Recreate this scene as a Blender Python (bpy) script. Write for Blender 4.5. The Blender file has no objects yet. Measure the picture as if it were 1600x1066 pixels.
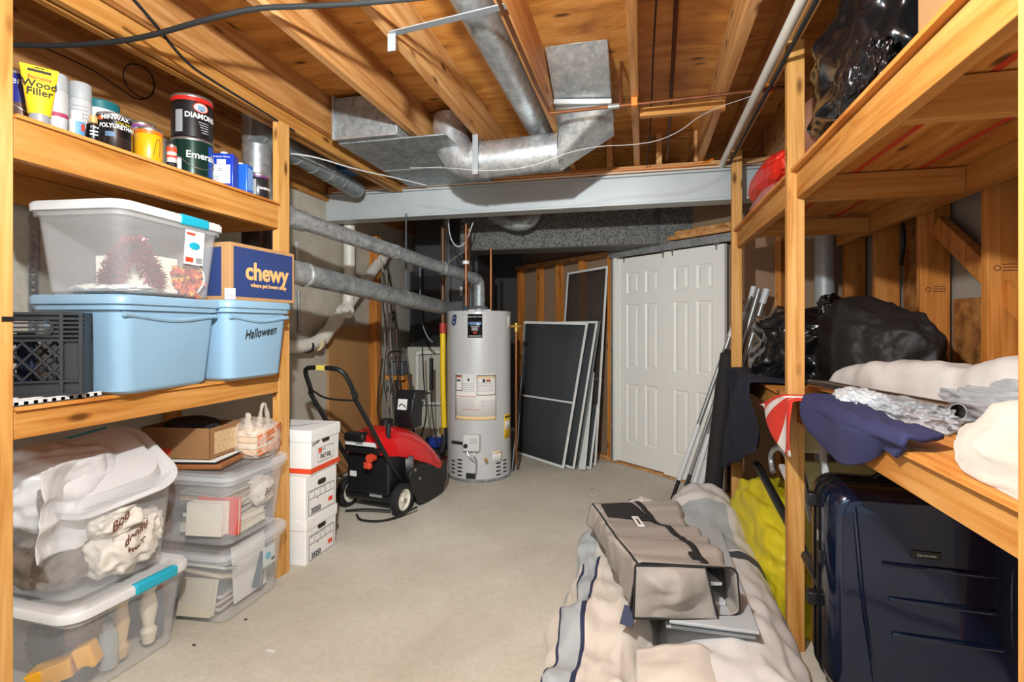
import bpy, bmesh, math, random
from mathutils import Vector as V, Matrix, noise, Euler
R=math.radians; PI=math.pi
sc=bpy.context.scene; COL=sc.collection
random.seed(7)
# ---------------------------------------------------------------- camera
F=830.0; U0=800.0; V0=510.0; CH=1.37; CA=math.atan(204/830)
cam=bpy.data.objects.new('camera',bpy.data.cameras.new('camera')); COL.objects.link(cam)
cam.location=(0,0,CH); cam.rotation_euler=(R(90),0,CA)
cam.data.sensor_width=36; cam.data.lens=F/1600*36; cam.data.shift_y=-23/1600
cam.data.clip_start=.05; sc.camera=cam
def ray(u,v):
    t=(u-U0)/F; return V((-math.sin(CA)+t*math.cos(CA), math.cos(CA)+t*math.sin(CA),(V0-v)/F))
def oX(u,v,x): r=ray(u,v); return V((0,0,CH))+r*(x/r.x)
def oY(u,v,y): r=ray(u,v); return V((0,0,CH))+r*(y/r.y)
def oZ(u,v,z): r=ray(u,v); return V((0,0,CH))+r*((z-CH)/r.z)
def oD(u,v,d): return V((0,0,CH))+ray(u,v)*d
# ---------------------------------------------------------------- materials
def S(r,g,b):
    f=lambda c:(c/12.92 if c<=.04045 else ((c+.055)/1.055)**2.4)
    return (f(r/255),f(g/255),f(b/255),1)
MATS={}
def newmat(n):
    m=bpy.data.materials.new(n); m.use_nodes=True; nt=m.node_tree
    return m,nt,nt.nodes['Principled BSDF'],nt.nodes['Material Output']
def N(nt,t,**k):
    n=nt.nodes.new(t)
    for a,b in k.items():
        if a in n.inputs: n.inputs[a].default_value=b
        else: setattr(n,a,b)
    return n
def mat(n,col,rough=.5,metal=0,var=0,vs=6,bump=0,bs=80,spec=.5,coat=0,col2=None,sheen=0,trans=0):
    if n in MATS: return MATS[n]
    m,nt,p,o=newmat(n); L=nt.links
    p.inputs['Roughness'].default_value=rough; p.inputs['Metallic'].default_value=metal
    p.inputs['Specular IOR Level'].default_value=spec; p.inputs['Coat Weight'].default_value=coat
    p.inputs['Base Color'].default_value=col; p.inputs['Sheen Weight'].default_value=sheen
    tc=N(nt,'ShaderNodeTexCoord')
    if var or col2:
        nz=N(nt,'ShaderNodeTexNoise',Scale=vs,Detail=6,Roughness=.6); L.new(tc.outputs['Object'],nz.inputs['Vector'])
        rp=N(nt,'ShaderNodeValToRGB'); c2=col2 or tuple(c*(1-var) for c in col[:3])+(1,)
        rp.color_ramp.elements[0].position=.36; rp.color_ramp.elements[1].position=.64
        rp.color_ramp.elements[0].color=c2; rp.color_ramp.elements[1].color=col
        L.new(nz.outputs['Fac'],rp.inputs['Fac']); L.new(rp.outputs['Color'],p.inputs['Base Color'])
    if bump:
        nb=N(nt,'ShaderNodeTexNoise',Scale=bs,Detail=4); L.new(tc.outputs['Object'],nb.inputs['Vector'])
        b=N(nt,'ShaderNodeBump',Strength=bump,Distance=.01); L.new(nb.outputs['Fac'],b.inputs['Height']); L.new(b.outputs['Normal'],p.inputs['Normal'])
    MATS[n]=m; return m
def clear(n,col,a,rough=.25):
    if n in MATS: return MATS[n]
    m,nt,p,o=newmat(n); L=nt.links
    p.inputs['Base Color'].default_value=col; p.inputs['Roughness'].default_value=rough
    t=N(nt,'ShaderNodeBsdfTransparent'); x=N(nt,'ShaderNodeMixShader'); x.inputs[0].default_value=a
    L.new(t.outputs[0],x.inputs[1]); L.new(p.outputs[0],x.inputs[2]); L.new(x.outputs[0],o.inputs['Surface'])
    MATS[n]=m; return m
def wood(n,axis,c1,c2,c3,rough=.55,across=16,along=.9,knots=True):
    m,nt,p,o=newmat(n); L=nt.links
    p.inputs['Roughness'].default_value=rough; p.inputs['Specular IOR Level'].default_value=.3
    tc=N(nt,'ShaderNodeTexCoord'); oi=N(nt,'ShaderNodeObjectInfo')
    mp=N(nt,'ShaderNodeMapping'); s=[across]*3; s[axis]=along; mp.inputs['Scale'].default_value=s
    L.new(tc.outputs['Object'],mp.inputs['Vector'])
    ad=N(nt,'ShaderNodeVectorMath',operation='ADD'); cm=N(nt,'ShaderNodeVectorMath',operation='SCALE'); cm.inputs['Scale'].default_value=37
    L.new(oi.outputs['Random'],cm.inputs[0]); L.new(mp.outputs[0],ad.inputs[0]); L.new(cm.outputs[0],ad.inputs[1])
    nz=N(nt,'ShaderNodeTexNoise',Scale=1.0,Detail=7,Roughness=.62,Distortion=1.6); L.new(ad.outputs[0],nz.inputs['Vector'])
    rp=N(nt,'ShaderNodeValToRGB'); e=rp.color_ramp.elements
    e[0].position=.30; e[0].color=c3; e[1].position=.68; e[1].color=c1; k=e.new(.48); k.color=c2
    L.new(nz.outputs['Fac'],rp.inputs['Fac']); out=rp.outputs['Color']
    if knots:
        m2=N(nt,'ShaderNodeMapping'); s=[9]*3; s[axis]=3.2; m2.inputs['Scale'].default_value=s; L.new(tc.outputs['Object'],m2.inputs['Vector'])
        a2=N(nt,'ShaderNodeVectorMath',operation='ADD'); L.new(m2.outputs[0],a2.inputs[0]); L.new(cm.outputs[0],a2.inputs[1])
        vo=N(nt,'ShaderNodeTexVoronoi',Scale=1.0); L.new(a2.outputs[0],vo.inputs['Vector'])
        r2=N(nt,'ShaderNodeValToRGB'); r2.color_ramp.elements[0].position=.07; r2.color_ramp.elements[1].position=.17
        r2.color_ramp.elements[0].color=(1,1,1,1); r2.color_ramp.elements[1].color=(0,0,0,1); L.new(vo.outputs['Distance'],r2.inputs['Fac'])
        mx=N(nt,'ShaderNodeMix',data_type='RGBA'); L.new(r2.outputs['Color'],mx.inputs[0]); L.new(out,mx.inputs[6]); mx.inputs[7].default_value=tuple(c*.38 for c in c3[:3])+(1,)
        out=mx.outputs[2]
    L.new(out,p.inputs['Base Color'])
    b=N(nt,'ShaderNodeBump',Strength=.12,Distance=.004); L.new(nz.outputs['Fac'],b.inputs['Height']); L.new(b.outputs['Normal'],p.inputs['Normal'])
    MATS[n]=m; return m
P1,P2,P3=S(202,148,82),S(186,126,58),S(158,94,32)
WX,WY=[wood('pine_'+'xy'[i],i,P1,P2,P3) for i in range(2)]; WZ=wood('pine_z',2,S(222,172,106),S(206,150,80),S(176,114,48))
J1,J2,J3=S(218,168,112),S(196,138,80),S(160,102,50)
JY=wood('joist_wood',1,J1,J2,J3); JX=wood('joist_wood_x',0,J1,J2,J3); JZ=wood('stud_wood',2,S(214,146,76),S(196,122,52),S(152,88,34))
PLY=wood('plywood',0,S(220,158,84),S(196,130,58),S(150,90,34),across=5.5,along=1.6)
PLYY=wood('shelf_plywood',1,S(220,156,84),S(198,128,56),S(162,94,36),across=9,along=1.0)
OSB=mat('osb',S(190,128,64),.7,col2=S(120,70,28),vs=14,bump=.3)
def concrete(n,c1,c2,sc1=1.1,lines=False):
    m,nt,p,o=newmat(n); L=nt.links; p.inputs['Roughness'].default_value=.72
    tc=N(nt,'ShaderNodeTexCoord')
    a=N(nt,'ShaderNodeTexNoise',Scale=sc1,Detail=8,Roughness=.65,Distortion=.4); b=N(nt,'ShaderNodeTexNoise',Scale=45,Detail=5,Roughness=.7)
    L.new(tc.outputs['Object'],a.inputs['Vector']); L.new(tc.outputs['Object'],b.inputs['Vector'])
    r=N(nt,'ShaderNodeValToRGB'); r.color_ramp.elements[0].position=.33; r.color_ramp.elements[1].position=.68
    r.color_ramp.elements[0].color=c2; r.color_ramp.elements[1].color=c1; L.new(a.outputs['Fac'],r.inputs['Fac'])
    r2=N(nt,'ShaderNodeValToRGB'); r2.color_ramp.elements[0].position=.25; r2.color_ramp.elements[1].position=.6
    r2.color_ramp.elements[0].color=(.72,.70,.66,1); r2.color_ramp.elements[1].color=(1,1,1,1); L.new(b.outputs['Fac'],r2.inputs['Fac'])
    mx=N(nt,'ShaderNodeMix',data_type='RGBA',blend_type='MULTIPLY'); mx.inputs[0].default_value=.55
    L.new(r.outputs['Color'],mx.inputs[6]); L.new(r2.outputs['Color'],mx.inputs[7]); L.new(mx.outputs[2],p.inputs['Base Color'])
    bp=N(nt,'ShaderNodeBump',Strength=.18,Distance=.006); L.new(b.outputs['Fac'],bp.inputs['Height']); L.new(bp.outputs['Normal'],p.inputs['Normal'])
    MATS[n]=m; return m
FLOORM=concrete('floor_concrete',S(212,207,193),S(188,180,164))
WALLM=concrete('wall_concrete',S(206,198,182),S(176,166,150),1.8)
def galv(n,c1,c2,rough=.38,metal=.75,vs=40):
    m,nt,p,o=newmat(n); L=nt.links; p.inputs['Metallic'].default_value=metal; p.inputs['Roughness'].default_value=rough
    tc=N(nt,'ShaderNodeTexCoord'); vo=N(nt,'ShaderNodeTexVoronoi',Scale=vs); nz=N(nt,'ShaderNodeTexNoise',Scale=7,Detail=5)
    L.new(tc.outputs['Object'],vo.inputs['Vector']); L.new(tc.outputs['Object'],nz.inputs['Vector'])
    ma=N(nt,'ShaderNodeMath',operation='MULTIPLY_ADD'); L.new(vo.outputs['Color'],ma.inputs[0]); ma.inputs[1].default_value=.5; L.new(nz.outputs['Fac'],ma.inputs[2])
    r=N(nt,'ShaderNodeValToRGB'); r.color_ramp.elements[0].position=.4; r.color_ramp.elements[1].position=1.0
    r.color_ramp.elements[0].color=c2; r.color_ramp.elements[1].color=c1; L.new(ma.outputs[0],r.inputs['Fac']); L.new(r.outputs['Color'],p.inputs['Base Color'])
    MATS[n]=m; return m
GALV=galv('galvanised',S(214,216,216),S(160,166,170)); GALVD=galv('galvanised_dull',S(172,176,176),S(122,128,130),.5,.55)
STEEL=mat('steel',S(190,192,192),.3,.9); DARKST=mat('dark_steel',S(60,62,66),.45,.6)
COPPER=mat('copper',S(150,94,60),.4,.8,var=.35,vs=12); ORANGE=mat('orange_plastic',S(236,120,30),.45)
BLACK=mat('black_plastic',S(24,24,26),.42,bump=.1); BLACKG=mat('black_gloss',S(16,16,18),.2); BLACKR=mat('black_rubber',S(28,28,28),.8)
BLKFAB=mat('black_fabric',S(30,28,28),.85,bump=.25,bs=400); WHITE=mat('white_plastic',S(218,218,216),.35); WHITEP=mat('white_paper',S(226,224,220),.8)
PVC=mat('pvc',S(226,220,208),.4,var=.1,vs=3); CARD=mat('cardboard',S(186,140,92),.85,var=.12,vs=5); CARDD=mat('cardboard_dark',S(150,108,68),.85,var=.15,vs=5)
INK=mat('ink',S(22,22,26),.7); REDINK=mat('red_ink',S(214,70,40),.6); NAVYINK=mat('navy_ink',S(34,52,100),.6); GREYINK=mat('grey_ink',S(150,150,152),.7); BROWNINK=mat('brown_ink',S(110,62,40),.7)
TEAL=mat('teal_plastic',S(30,170,196),.35); RED=mat('red_paint',S(206,22,24),.28,coat=.4); YELLOW=mat('yellow',S(236,196,30),.45); CREAM=mat('cream',S(226,216,196),.75)
BLUE=mat('blue_tote_plastic',S(138,172,196),.38,var=.06,vs=2); CLEAR=clear('clear_plastic',S(240,241,242),.135); CLEARL=clear('clear_lid',S(240,242,244),.3); MILKY=clear('milky_lid',S(240,240,240),.5)
# ---------------------------------------------------------------- builders
class MB:
    def __init__(s): s.bm=bmesh.new(); s.mi=0; s.mats=[]
    def m(s,mt):
        if mt not in s.mats: s.mats.append(mt)
        s.mi=s.mats.index(mt); return s
    def face(s,vs):
        try: f=s.bm.faces.new(vs); f.material_index=s.mi; f.smooth=True; return f
        except ValueError: return None
    def verts(s,ps): return [s.bm.verts.new(V(p)) for p in ps]
    def poly(s,ps): s.face(s.verts(ps)); return s
    def hexa(s,p):   # 8 points: bottom 4 ccw, top 4
        v=s.verts(p)
        for q in ((3,2,1,0),(4,5,6,7),(0,1,5,4),(1,2,6,5),(2,3,7,6),(3,0,4,7)): s.face([v[i] for i in q])
        return s
    def box(s,a,b,M=None):
        x0,y0,z0=a; x1,y1,z1=b; p=[(x0,y0,z0),(x1,y0,z0),(x1,y1,z0),(x0,y1,z0),(x0,y0,z1),(x1,y0,z1),(x1,y1,z1),(x0,y1,z1)]
        if M: p=[M@V(q) for q in p]
        return s.hexa(p)
    def bar(s,p,q,w,h,up=(0,0,1)):   # rectangular bar from p to q
        p,q=V(p),V(q); d=(q-p).normalized(); r=d.cross(V(up))
        r=r.normalized() if r.length>1e-5 else V((1,0,0)); u=r.cross(d)
        a=r*w/2; b=u*h/2
        return s.hexa([p-a-b,p+a-b,q+a-b,q-a-b,p-a+b,p+a+b,q+a+b,q-a+b])
    def loft(s,rings,cap0=True,cap1=True,closed=True):
        vr=[s.verts(r) for r in rings]; n=len(vr[0])
        for a,b in zip(vr,vr[1:]):
            for i in range(n if closed else n-1): j=(i+1)%n; s.face([a[i],a[j],b[j],b[i]])
        if cap0: s.face(vr[0][::-1])
        if cap1: s.face(vr[-1])
        return s
    def tube(s,pts,r,n=10,caps=True,smooth=0):
        pts=[V(p) for p in pts]
        for k in range(smooth):
            q=[pts[0]]
            for a,b in zip(pts,pts[1:]): q+=[a*.75+b*.25,a*.25+b*.75]
            pts=q+[pts[-1]]
        rad=r if isinstance(r,(list,tuple)) else None; rings=[]
        t0=(pts[1]-pts[0]).normalized(); u=t0.orthogonal().normalized()
        for i,p in enumerate(pts):
            t=((pts[min(i+1,len(pts)-1)]-pts[max(i-1,0)])).normalized()
            u=(u-t*u.dot(t)); u=u.normalized() if u.length>1e-6 else t.orthogonal().normalized()
            w=t.cross(u); rr=rad[min(int(i*len(rad)/len(pts)),len(rad)-1)] if rad else r
            rings.append([p+(u*math.cos(2*PI*k/n)+w*math.sin(2*PI*k/n))*rr for k in range(n)])
        return s.loft(rings,caps,caps)
    def cyl(s,p,q,r,r2=None,n=24,caps=True):
        p,q=V(p),V(q); t=(q-p).normalized(); u=t.orthogonal().normalized(); w=t.cross(u); r2=r if r2 is None else r2
        return s.loft([[c+(u*math.cos(2*PI*k/n)+w*math.sin(2*PI*k/n))*rr for k in range(n)] for c,rr in ((p,r),(q,r2))],caps,caps)
    def lathe(s,prof,c=(0,0,0),n=32,a0=0,a1=2*PI,axis=None,cap=True):   # prof [(r,z)]
        c=V(c); full=abs(a1-a0-2*PI)<1e-6; k=n if full else n+1
        Q=V((0,0,1)).rotation_difference(V(axis)).to_matrix() if axis else Matrix.Identity(3)
        rings=[[c+Q@V((r*math.cos(a0+(a1-a0)*i/n),r*math.sin(a0+(a1-a0)*i/n),z)) for i in range(k)] for r,z in prof]
        return s.loft(rings,cap and prof[0][0]>1e-6 and full,cap and prof[-1][0]>1e-6 and full,full)
    def grid(s,fn,nu,nv):
        g=[[s.bm.verts.new(V(fn(i/nu,j/nv))) for j in range(nv+1)] for i in range(nu+1)]
        for i in range(nu):
            for j in range(nv): s.face([g[i][j],g[i+1][j],g[i+1][j+1],g[i][j+1]])
        return s
    def prism(s,poly,d):   # closed polygon extruded by vector d
        a=s.verts(poly); b=s.verts([V(p)+V(d) for p in poly]); n=len(a)
        s.face(a[::-1]); s.face(b)
        for i in range(n): s.face([a[i],a[(i+1)%n],b[(i+1)%n],b[i]])
        return s
    def sphere(s,c,r,n=12,m=8,sc=(1,1,1)):
        c=V(c); rings=[[c+V((r*sc[0]*math.sin(PI*j/m)*math.cos(2*PI*i/n),r*sc[1]*math.sin(PI*j/m)*math.sin(2*PI*i/n),r*sc[2]*math.cos(PI*j/m))) for i in range(n)] for j in range(1,m)]
        s.loft(rings); return s
    def build(s,name,mt=None,parent=None,bevel=0,seg=2,angle=35,solid=0,flat=False,sub=0):
        bmesh.ops.remove_doubles(s.bm,verts=s.bm.verts,dist=1e-6)
        bmesh.ops.recalc_face_normals(s.bm,faces=s.bm.faces)
        me=bpy.data.meshes.new(name); s.bm.to_mesh(me); s.bm.free()
        o=bpy.data.objects.new(name,me); COL.objects.link(o)
        for q in (s.mats or [mt]): me.materials.append(q)
        if parent: o.parent=parent
        if flat:
            for p in me.polygons: p.use_smooth=False
        else: me.set_sharp_from_angle(angle=R(angle))
        if solid: md=o.modifiers.new('thick','SOLIDIFY'); md.thickness=solid; md.offset=0
        if bevel: md=o.modifiers.new('bevel','BEVEL'); md.width=bevel; md.segments=seg; md.limit_method='ANGLE'; md.angle_limit=R(40); md.harden_normals=False
        if sub: md=o.modifiers.new('sub','SUBSURF'); md.levels=sub; md.render_levels=sub
        return o
def tag(o,label,cat,group=None,kind=None):
    o['label']=label; o['category']=cat
    if group: o['group']=group
    if kind: o['kind']=kind
    return o
def thing(name,label,cat,loc=(0,0,0),rot=(0,0,0),group=None,kind=None):
    o=bpy.data.objects.new(name,None); COL.objects.link(o); o.empty_display_size=.05
    o.location=loc; o.rotation_euler=rot; return tag(o,label,cat,group,kind)
def struct(o,label,cat,group=None): return tag(o,label,cat,group,'structure')
def bx(name,a,b,mt,parent=None,bevel=.002,**k): return MB().box(a,b).build(name,mt,parent,bevel=bevel,**k)
def text(parent,name,s,mt,size,pos,xd=(1,0,0),yd=(0,0,1),ext=.0006,shear=0,bend=None,align='CENTER',sx=1,bold=0):
    cu=bpy.data.curves.new(name,'FONT'); cu.body=s; cu.size=size; cu.align_x=align; cu.align_y='CENTER'; cu.extrude=ext; cu.shear=shear; cu.offset=bold; cu.resolution_u=3
    t=bpy.data.objects.new('t',cu); COL.objects.link(t); dg=bpy.context.evaluated_depsgraph_get()
    me=bpy.data.meshes.new_from_object(t.evaluated_get(dg)); bpy.data.objects.remove(t)
    me.name=name; me.materials.clear(); me.materials.append(mt)
    if bend:   # (cx,cy,r,a0,z)
        cx,cy,r,a0,z=bend
        for v in me.vertices:
            a=a0+v.co.x*sx/r; rr=r+.0012+v.co.z; v.co=(cx+rr*math.cos(a),cy+rr*math.sin(a),z+v.co.y)
    else:
        X=V(xd).normalized(); Y=V(yd).normalized(); Z=X.cross(Y); p=V(pos)
        for v in me.vertices: v.co=p+X*v.co.x*sx+Y*v.co.y+Z*(v.co.z+.0008)
    o=bpy.data.objects.new(name,me); COL.objects.link(o)
    if parent: o.parent=parent
    return o
def fbm(p,o=4): return noise.fractal(p,1.0,2.0,o)
def ridge(p,o=3):
    s=0; a=1
    for k in range(o): s+=a*(1-2*abs(noise.noise(p*(2**k)+V((k*7.1,3.3*k,k)))));a*=.5
    return s
_CD={}
def crease(p,seed,f=1.0,n=5):
    if (seed,n) not in _CD:
        q=random.Random(seed); _CD[seed,n]=[(V((q.gauss(0,1),q.gauss(0,1),q.gauss(0,1))).normalized(),q.uniform(.6,2.2),q.uniform(0,2)) for k in range(n)]
    w=.9*noise.noise(p*f*.7+V((seed,1,2))); s=0
    for d,fr,ph in _CD[seed,n]:
        t=(p.dot(d)*fr*f+ph+w)%2.0; s+=(1-2*abs(t-1))/fr
    return s/n*1.6
def rrect(w,d,r,n=6,c=(0,0),z=0):
    out=[]
    for cx,cy,a in ((w/2-r,d/2-r,0),(-w/2+r,d/2-r,90),(-w/2+r,-d/2+r,180),(w/2-r,-d/2+r,270)):
        for k in range(n+1): t=R(a+90*k/n); out.append((c[0]+cx+r*math.cos(t),c[1]+cy+r*math.sin(t),z))
    return out
def blob(c,rad,seed,amp=.12,freq=2.2,sub=5,zmin=None,pw=1,oct_=3,fine=.0,xf=None,cr=0,cf=2.0):
    b=MB(); bmesh.ops.create_icosphere(b.bm,subdivisions=sub,radius=1); c=V(c); sd=V((seed*3.17,seed*1.7,seed*.9))
    for v in b.bm.verts:
        d=v.co.normalized(); k=1+amp*ridge(d*freq+sd,oct_)+fine*fbm(d*9+sd)+(cr*crease(d,seed,cf) if cr else 0)
        q=V([math.copysign(abs(t)**pw,t) for t in d]) if pw!=1 else d
        p=V((q.x*rad[0]*k,q.y*rad[1]*k,q.z*rad[2]*k))
        if xf: p=xf(p,d)
        p=c+p
        if zmin is not None and p.z<zmin: p.z=zmin+.0005*noise.noise(p*20)
        v.co=p
    for f in b.bm.faces: f.smooth=True
    return b
def rebase():
    for r in [o for o in bpy.data.objects if o.parent is None and o.type in('MESH','EMPTY')]:
        if r.location.length>1e-6 or any(abs(a)>1e-6 for a in r.rotation_euler): continue
        tree=[r]+list(r.children_recursive); ms=[o for o in tree if o.type=='MESH']
        if not ms: continue
        cs=[v.co for o in ms for v in o.data.vertices]
        if not cs: continue
        lo=[min(c[i] for c in cs) for i in range(3)]; hi=[max(c[i] for c in cs) for i in range(3)]
        b=V(((lo[0]+hi[0])/2,(lo[1]+hi[1])/2,lo[2])); done=set()
        for o in ms:
            if o.data.name in done: continue
            done.add(o.data.name); o.data.transform(Matrix.Translation(-b))
        r.location=b
# ---------------------------------------------------------------- room shell
struct(bx('floor',(-2.85,-1.2,-.1),(1.7,7.2,0),FLOORM,bevel=0),'pale grey concrete basement floor','floor')
struct(bx('wall_left',(-2.9,-1.2,0),(-2.69,7.2,2.46),WALLM,bevel=0),'poured concrete wall behind the left shelving','wall')
struct(bx('trim_1',(-2.9,-1.2,2.46),(-2.66,7.2,2.5),WY,bevel=0),'wooden sill plate on top of the concrete wall','trim')
struct(bx('trim_2',(-2.9,-1.2,2.5),(-2.685,7.2,2.815),wood('rim_wood',1,J1,J2,J3),bevel=0),'wooden rim board above the concrete wall','trim')
struct(bx('wall_back',(-2.85,7.0,0),(1.7,7.2,2.815),mat('shaded_wall',S(70,66,62),.9),bevel=0),'dark rear wall behind the furnace','wall')  # darkness of the unlit rear is put into this wall's colour
struct(bx('wall_right',(1.47,-1.2,0),(1.6,4.6,2.815),mat('drywall_back',S(168,156,142),.9,var=.15,vs=2),bevel=0),'grey drywall back behind the bare studs','wall')
struct(bx('ceiling',(-2.85,-1.2,2.815),(1.7,7.2,2.84),PLY,bevel=0),'plywood subfloor above the joists','ceiling')
jl={-1.95:'second joist in from the left concrete wall',-1.43:'joist crossing in front of the flat rectangular duct',-1.04:'wide bright joist left of the long round duct',-.54:'joist between the long round duct and the duct boot',-.062:'joist beside the square duct boot with an orange pipe clip',.39:'joist holding the end of the short wooden block',.605:'joist resting on the right shelf posts',.86:'shaded joist above the high black bag',1.25:'joist above the black bag on the high shelf'}
for x,l in jl.items():
    struct(bx('ceiling_joist',(x,-1.0,2.58),(x+.042,4.22,2.815),JY,bevel=.002),'bare pine '+l,'joist','floor joists overhead')
for x,k in ((-2.2,'left end of the steel beam'),(-1.7,'flat duct'),(-1.15,'duct elbow'),(-.70,'round duct'),(-.265,'square duct boot'),(.10,'thin brown pipe'),(.37,'orange cable end'),(.85,'far shelf post')):
    struct(bx('rear_joist',(x,4.12,2.585),(x+.04,6.95,2.815),JY,bevel=0),'shaded joist end resting on the beam behind the '+k,'joist','joists beyond the steel beam')
# steel beam
BEAM=mat('beam_paint',S(186,190,190),.45,.1,var=.08,vs=3)
b=MB(); x0,x1=-2.69,1.46
for y0,y1,z0,z1 in ((4.1,4.26,2.285,2.303),(4.1,4.26,2.50,2.518),(4.125,4.14,2.303,2.50)): b.box((x0,y0,z0),(x1,y1,z1))
bm_=struct(b.build('steel_beam',BEAM,bevel=.003),'grey painted steel I-beam crossing under the joists','beam')
struct(bx('beam_plate',(-2.66,4.11,2.518),(1.46,4.25,2.58),JX),'wooden plate lying along the top of the steel beam','plate')
bx('joint_strip',(-.985-.45,4.122,2.305),(-.98-.45,4.126,2.5),BEAM,bm_,0)
# rails and small framing at the left ceiling
struct(bx('ceiling_rail',(-2.045,-.5,2.495),(-2.007,4.1,2.578),WY),'inner of two thin rails above the paint cans','rail','twin rails above the left shelving')
struct(bx('ceiling_rail',(-1.985,-.5,2.495),(-1.952,4.1,2.578),WY),'outer of two thin rails above the left shelf posts','rail','twin rails above the left shelving')
# ---------------------------------------------------------------- angled rear wall
DL=V((-.252,5.416,0)); dd=V((.752,-.659,0)).normalized(); nn=V((-dd.y*-1,0,0)); nn=V((dd.y,-dd.x,0))
if nn.y>0: nn=-nn
MW=Matrix(((dd.x,-nn.x,0,DL.x),(dd.y,-nn.y,0,DL.y),(0,0,1,0),(0,0,0,1)))   # s along wall, +y away from the room
def wbox(name,a,b,mt,parent=None,bevel=.002): return MB().box(a,b,MW).build(name,mt,parent,bevel=bevel)
struct(wbox('wall_rear',(-1.75,.10,0),(2.28,.12,2.6),mat('drywall_brown',S(150,122,96),.9,var=.1,vs=2),bevel=0),'brown drywall back between the rear studs','wall')
for s,k in ((-1.72,'hidden behind the water heater'),(-1.32,'right of the flue elbow'),(-.96,'behind the left edge of the tall screen'),(-.57,'behind the tall screen'),(-.13,'beside the door frame'),(1.26,'right of the white doors'),(1.62,'in the far right corner')):
    struct(wbox('rear_stud',(s,.0,.04),(s+.045,.09,2.09),JZ),'rear wall stud '+k,'stud','rear wall studs')
struct(wbox('wall_plate',(-1.75,-.005,2.09),(1.9,.095,2.13),JX),'top plate of the angled rear wall','plate')
struct(wbox('sole_plate',(-1.75,.0,0),(-.03,.09,.04),JX),'sole plate of the rear wall under the screens','plate')
struct(wbox('corner_bead',(-.075,-.004,.02),(-.045,.02,2.09),GALVD),'perforated metal strip along the door frame','trim')
struct(wbox('trim_3',(-.04,-.012,.02),(-.005,.09,2.09),mat('door_white',S(232,229,222),.45)),'white door jamb left of the doors','trim')
struct(wbox('threshold',(0,.0,0),(1.24,.09,.018),JX),'wooden threshold under the white doors','threshold')
DW=MATS['door_white']
def door(name,s0,y0,label):
    w,h,th=.612,2.015,.035; b=MB()
    def P(s,z,y): return MW@V((s0+s,y0+y,.028+z))
    xs=[0,.11,.265,.345,.50,w]; zs=[0,.20,.78,.93,1.56,1.66,1.87,h]
    g={}
    def vv(i,j):
        if (i,j) not in g: g[i,j]=b.bm.verts.new(P(xs[i],zs[j],0))
        return g[i,j]
    for i in range(5):
        for j in range(7):
            if i in(1,3) and j in(1,3,5):
                x0,x1,z0,z1=xs[i],xs[i+1],zs[j],zs[j+1]; o=[vv(i,j),vv(i+1,j),vv(i+1,j+1),vv(i,j+1)]
                for ins,dep in ((.012,.010),(.022,.010),(.042,.002)):
                    q=b.verts([P(x0+ins,z0+ins,dep),P(x1-ins,z0+ins,dep),P(x1-ins,z1-ins,dep),P(x0+ins,z1-ins,dep)])
                    for k in range(4): f=b.face([o[k],o[(k+1)%4],q[(k+1)%4],q[k]])
                    o=q
                b.face(o)
            else: b.face([vv(i,j),vv(i+1,j),vv(i+1,j+1),vv(i,j+1)])
    b.box((s0,y0+.011,.028),(s0+w,y0+th,.028+h),MW)
    for a in (s0,s0+w-.001): b.box((a,y0,.028),(a+.001,y0+.012,.028+h),MW)
    return struct(b.build(name,DW,angle=15),label,'door')
d1=door('door_1',0.0,.025,'white six panel sliding door leaf beside the screens')
d2=door('door_2',.60,-.018,'white six panel sliding door leaf behind the grey poles')
for d,ss,yy in ((d1,(.08,.56),.02),(d2,(.70,1.14),-.024)):
    for s in ss: 
        k=MB(); k.cyl(MW@V((s,yy-.004,2.05)),MW@V((s,yy+.006,2.05)),.018,n=14); k.box((s-.006,yy-.002,2.0),(s+.006,yy+.003,2.06),MW); k.build('roller',STEEL,d)
k=MB().cyl(MW@V((.645,-.024,.92)),MW@V((.645,-.016,.92)),.016); k.build('finger_pull',DW,d2)
t=thing('door_track','galvanised hanging track above the white doors','door track')
wbox('channel',(-.06,-.05,2.055),(1.32,-.006,2.085),GALVD,t); wbox('lip',(-.06,-.056,2.062),(1.32,-.05,2.12),GALV,t); 
t=thing('header_board','short pine header boards above the door track','board'); wbox('board',(.33,-.04,2.135),(1.3,.06,2.17),JX,t); wbox('upper_board',(.62,.0,2.175),(1.3,.08,2.215),JX,t)
# ---------------------------------------------------------------- left shelving
t=thing('shelving_unit','long pine shelving unit holding paint cans and blue totes','shelf')
XF=-1.92
for y in (1.155,2.50): bx('post',(XF-.038,y,0),(XF,y+.092,2.493),WZ,t)
for y in (1.155,2.50): bx('rear_post',(-2.688,y,0),(-2.65,y+.09,2.05),JZ,t)
for z0,z1,nm in ((1.90,2.026,'upper_rail'),(1.012,1.10,'lower_rail')):
    bx(nm,(XF-.038,1.249,z0),(XF,2.498,z1),WY,t); bx('rear_rail',(-2.648,1.1,z0),(-2.61,2.6,z1),WY,t)
    bx('end_rail',(-2.61,2.502,z0),(XF-.04,2.54,z1),WX,t)
bx('upper_shelf',(-2.685,1.1,2.0275),(XF-.040,2.60,2.040),PLYY,t,.001); bx('upper_lip',(XF-.040,1.25,2.0275),(XF+.012,2.497,2.040),PLYY,t,.001)
bx('lower_shelf',(-2.685,1.1,1.1015),(XF-.040,2.60,1.114),PLYY,t,.001); bx('lower_lip',(XF-.040,1.25,1.1015),(XF+.012,2.497,1.114),PLYY,t,.001)
tag(bx('tape_mark',(XF+.0005,1.215,1.385),(XF+.003,1.2475,1.40),BLACK,None,0),'strip of black tape on the left shelf post','tape')
b=MB()
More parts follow.
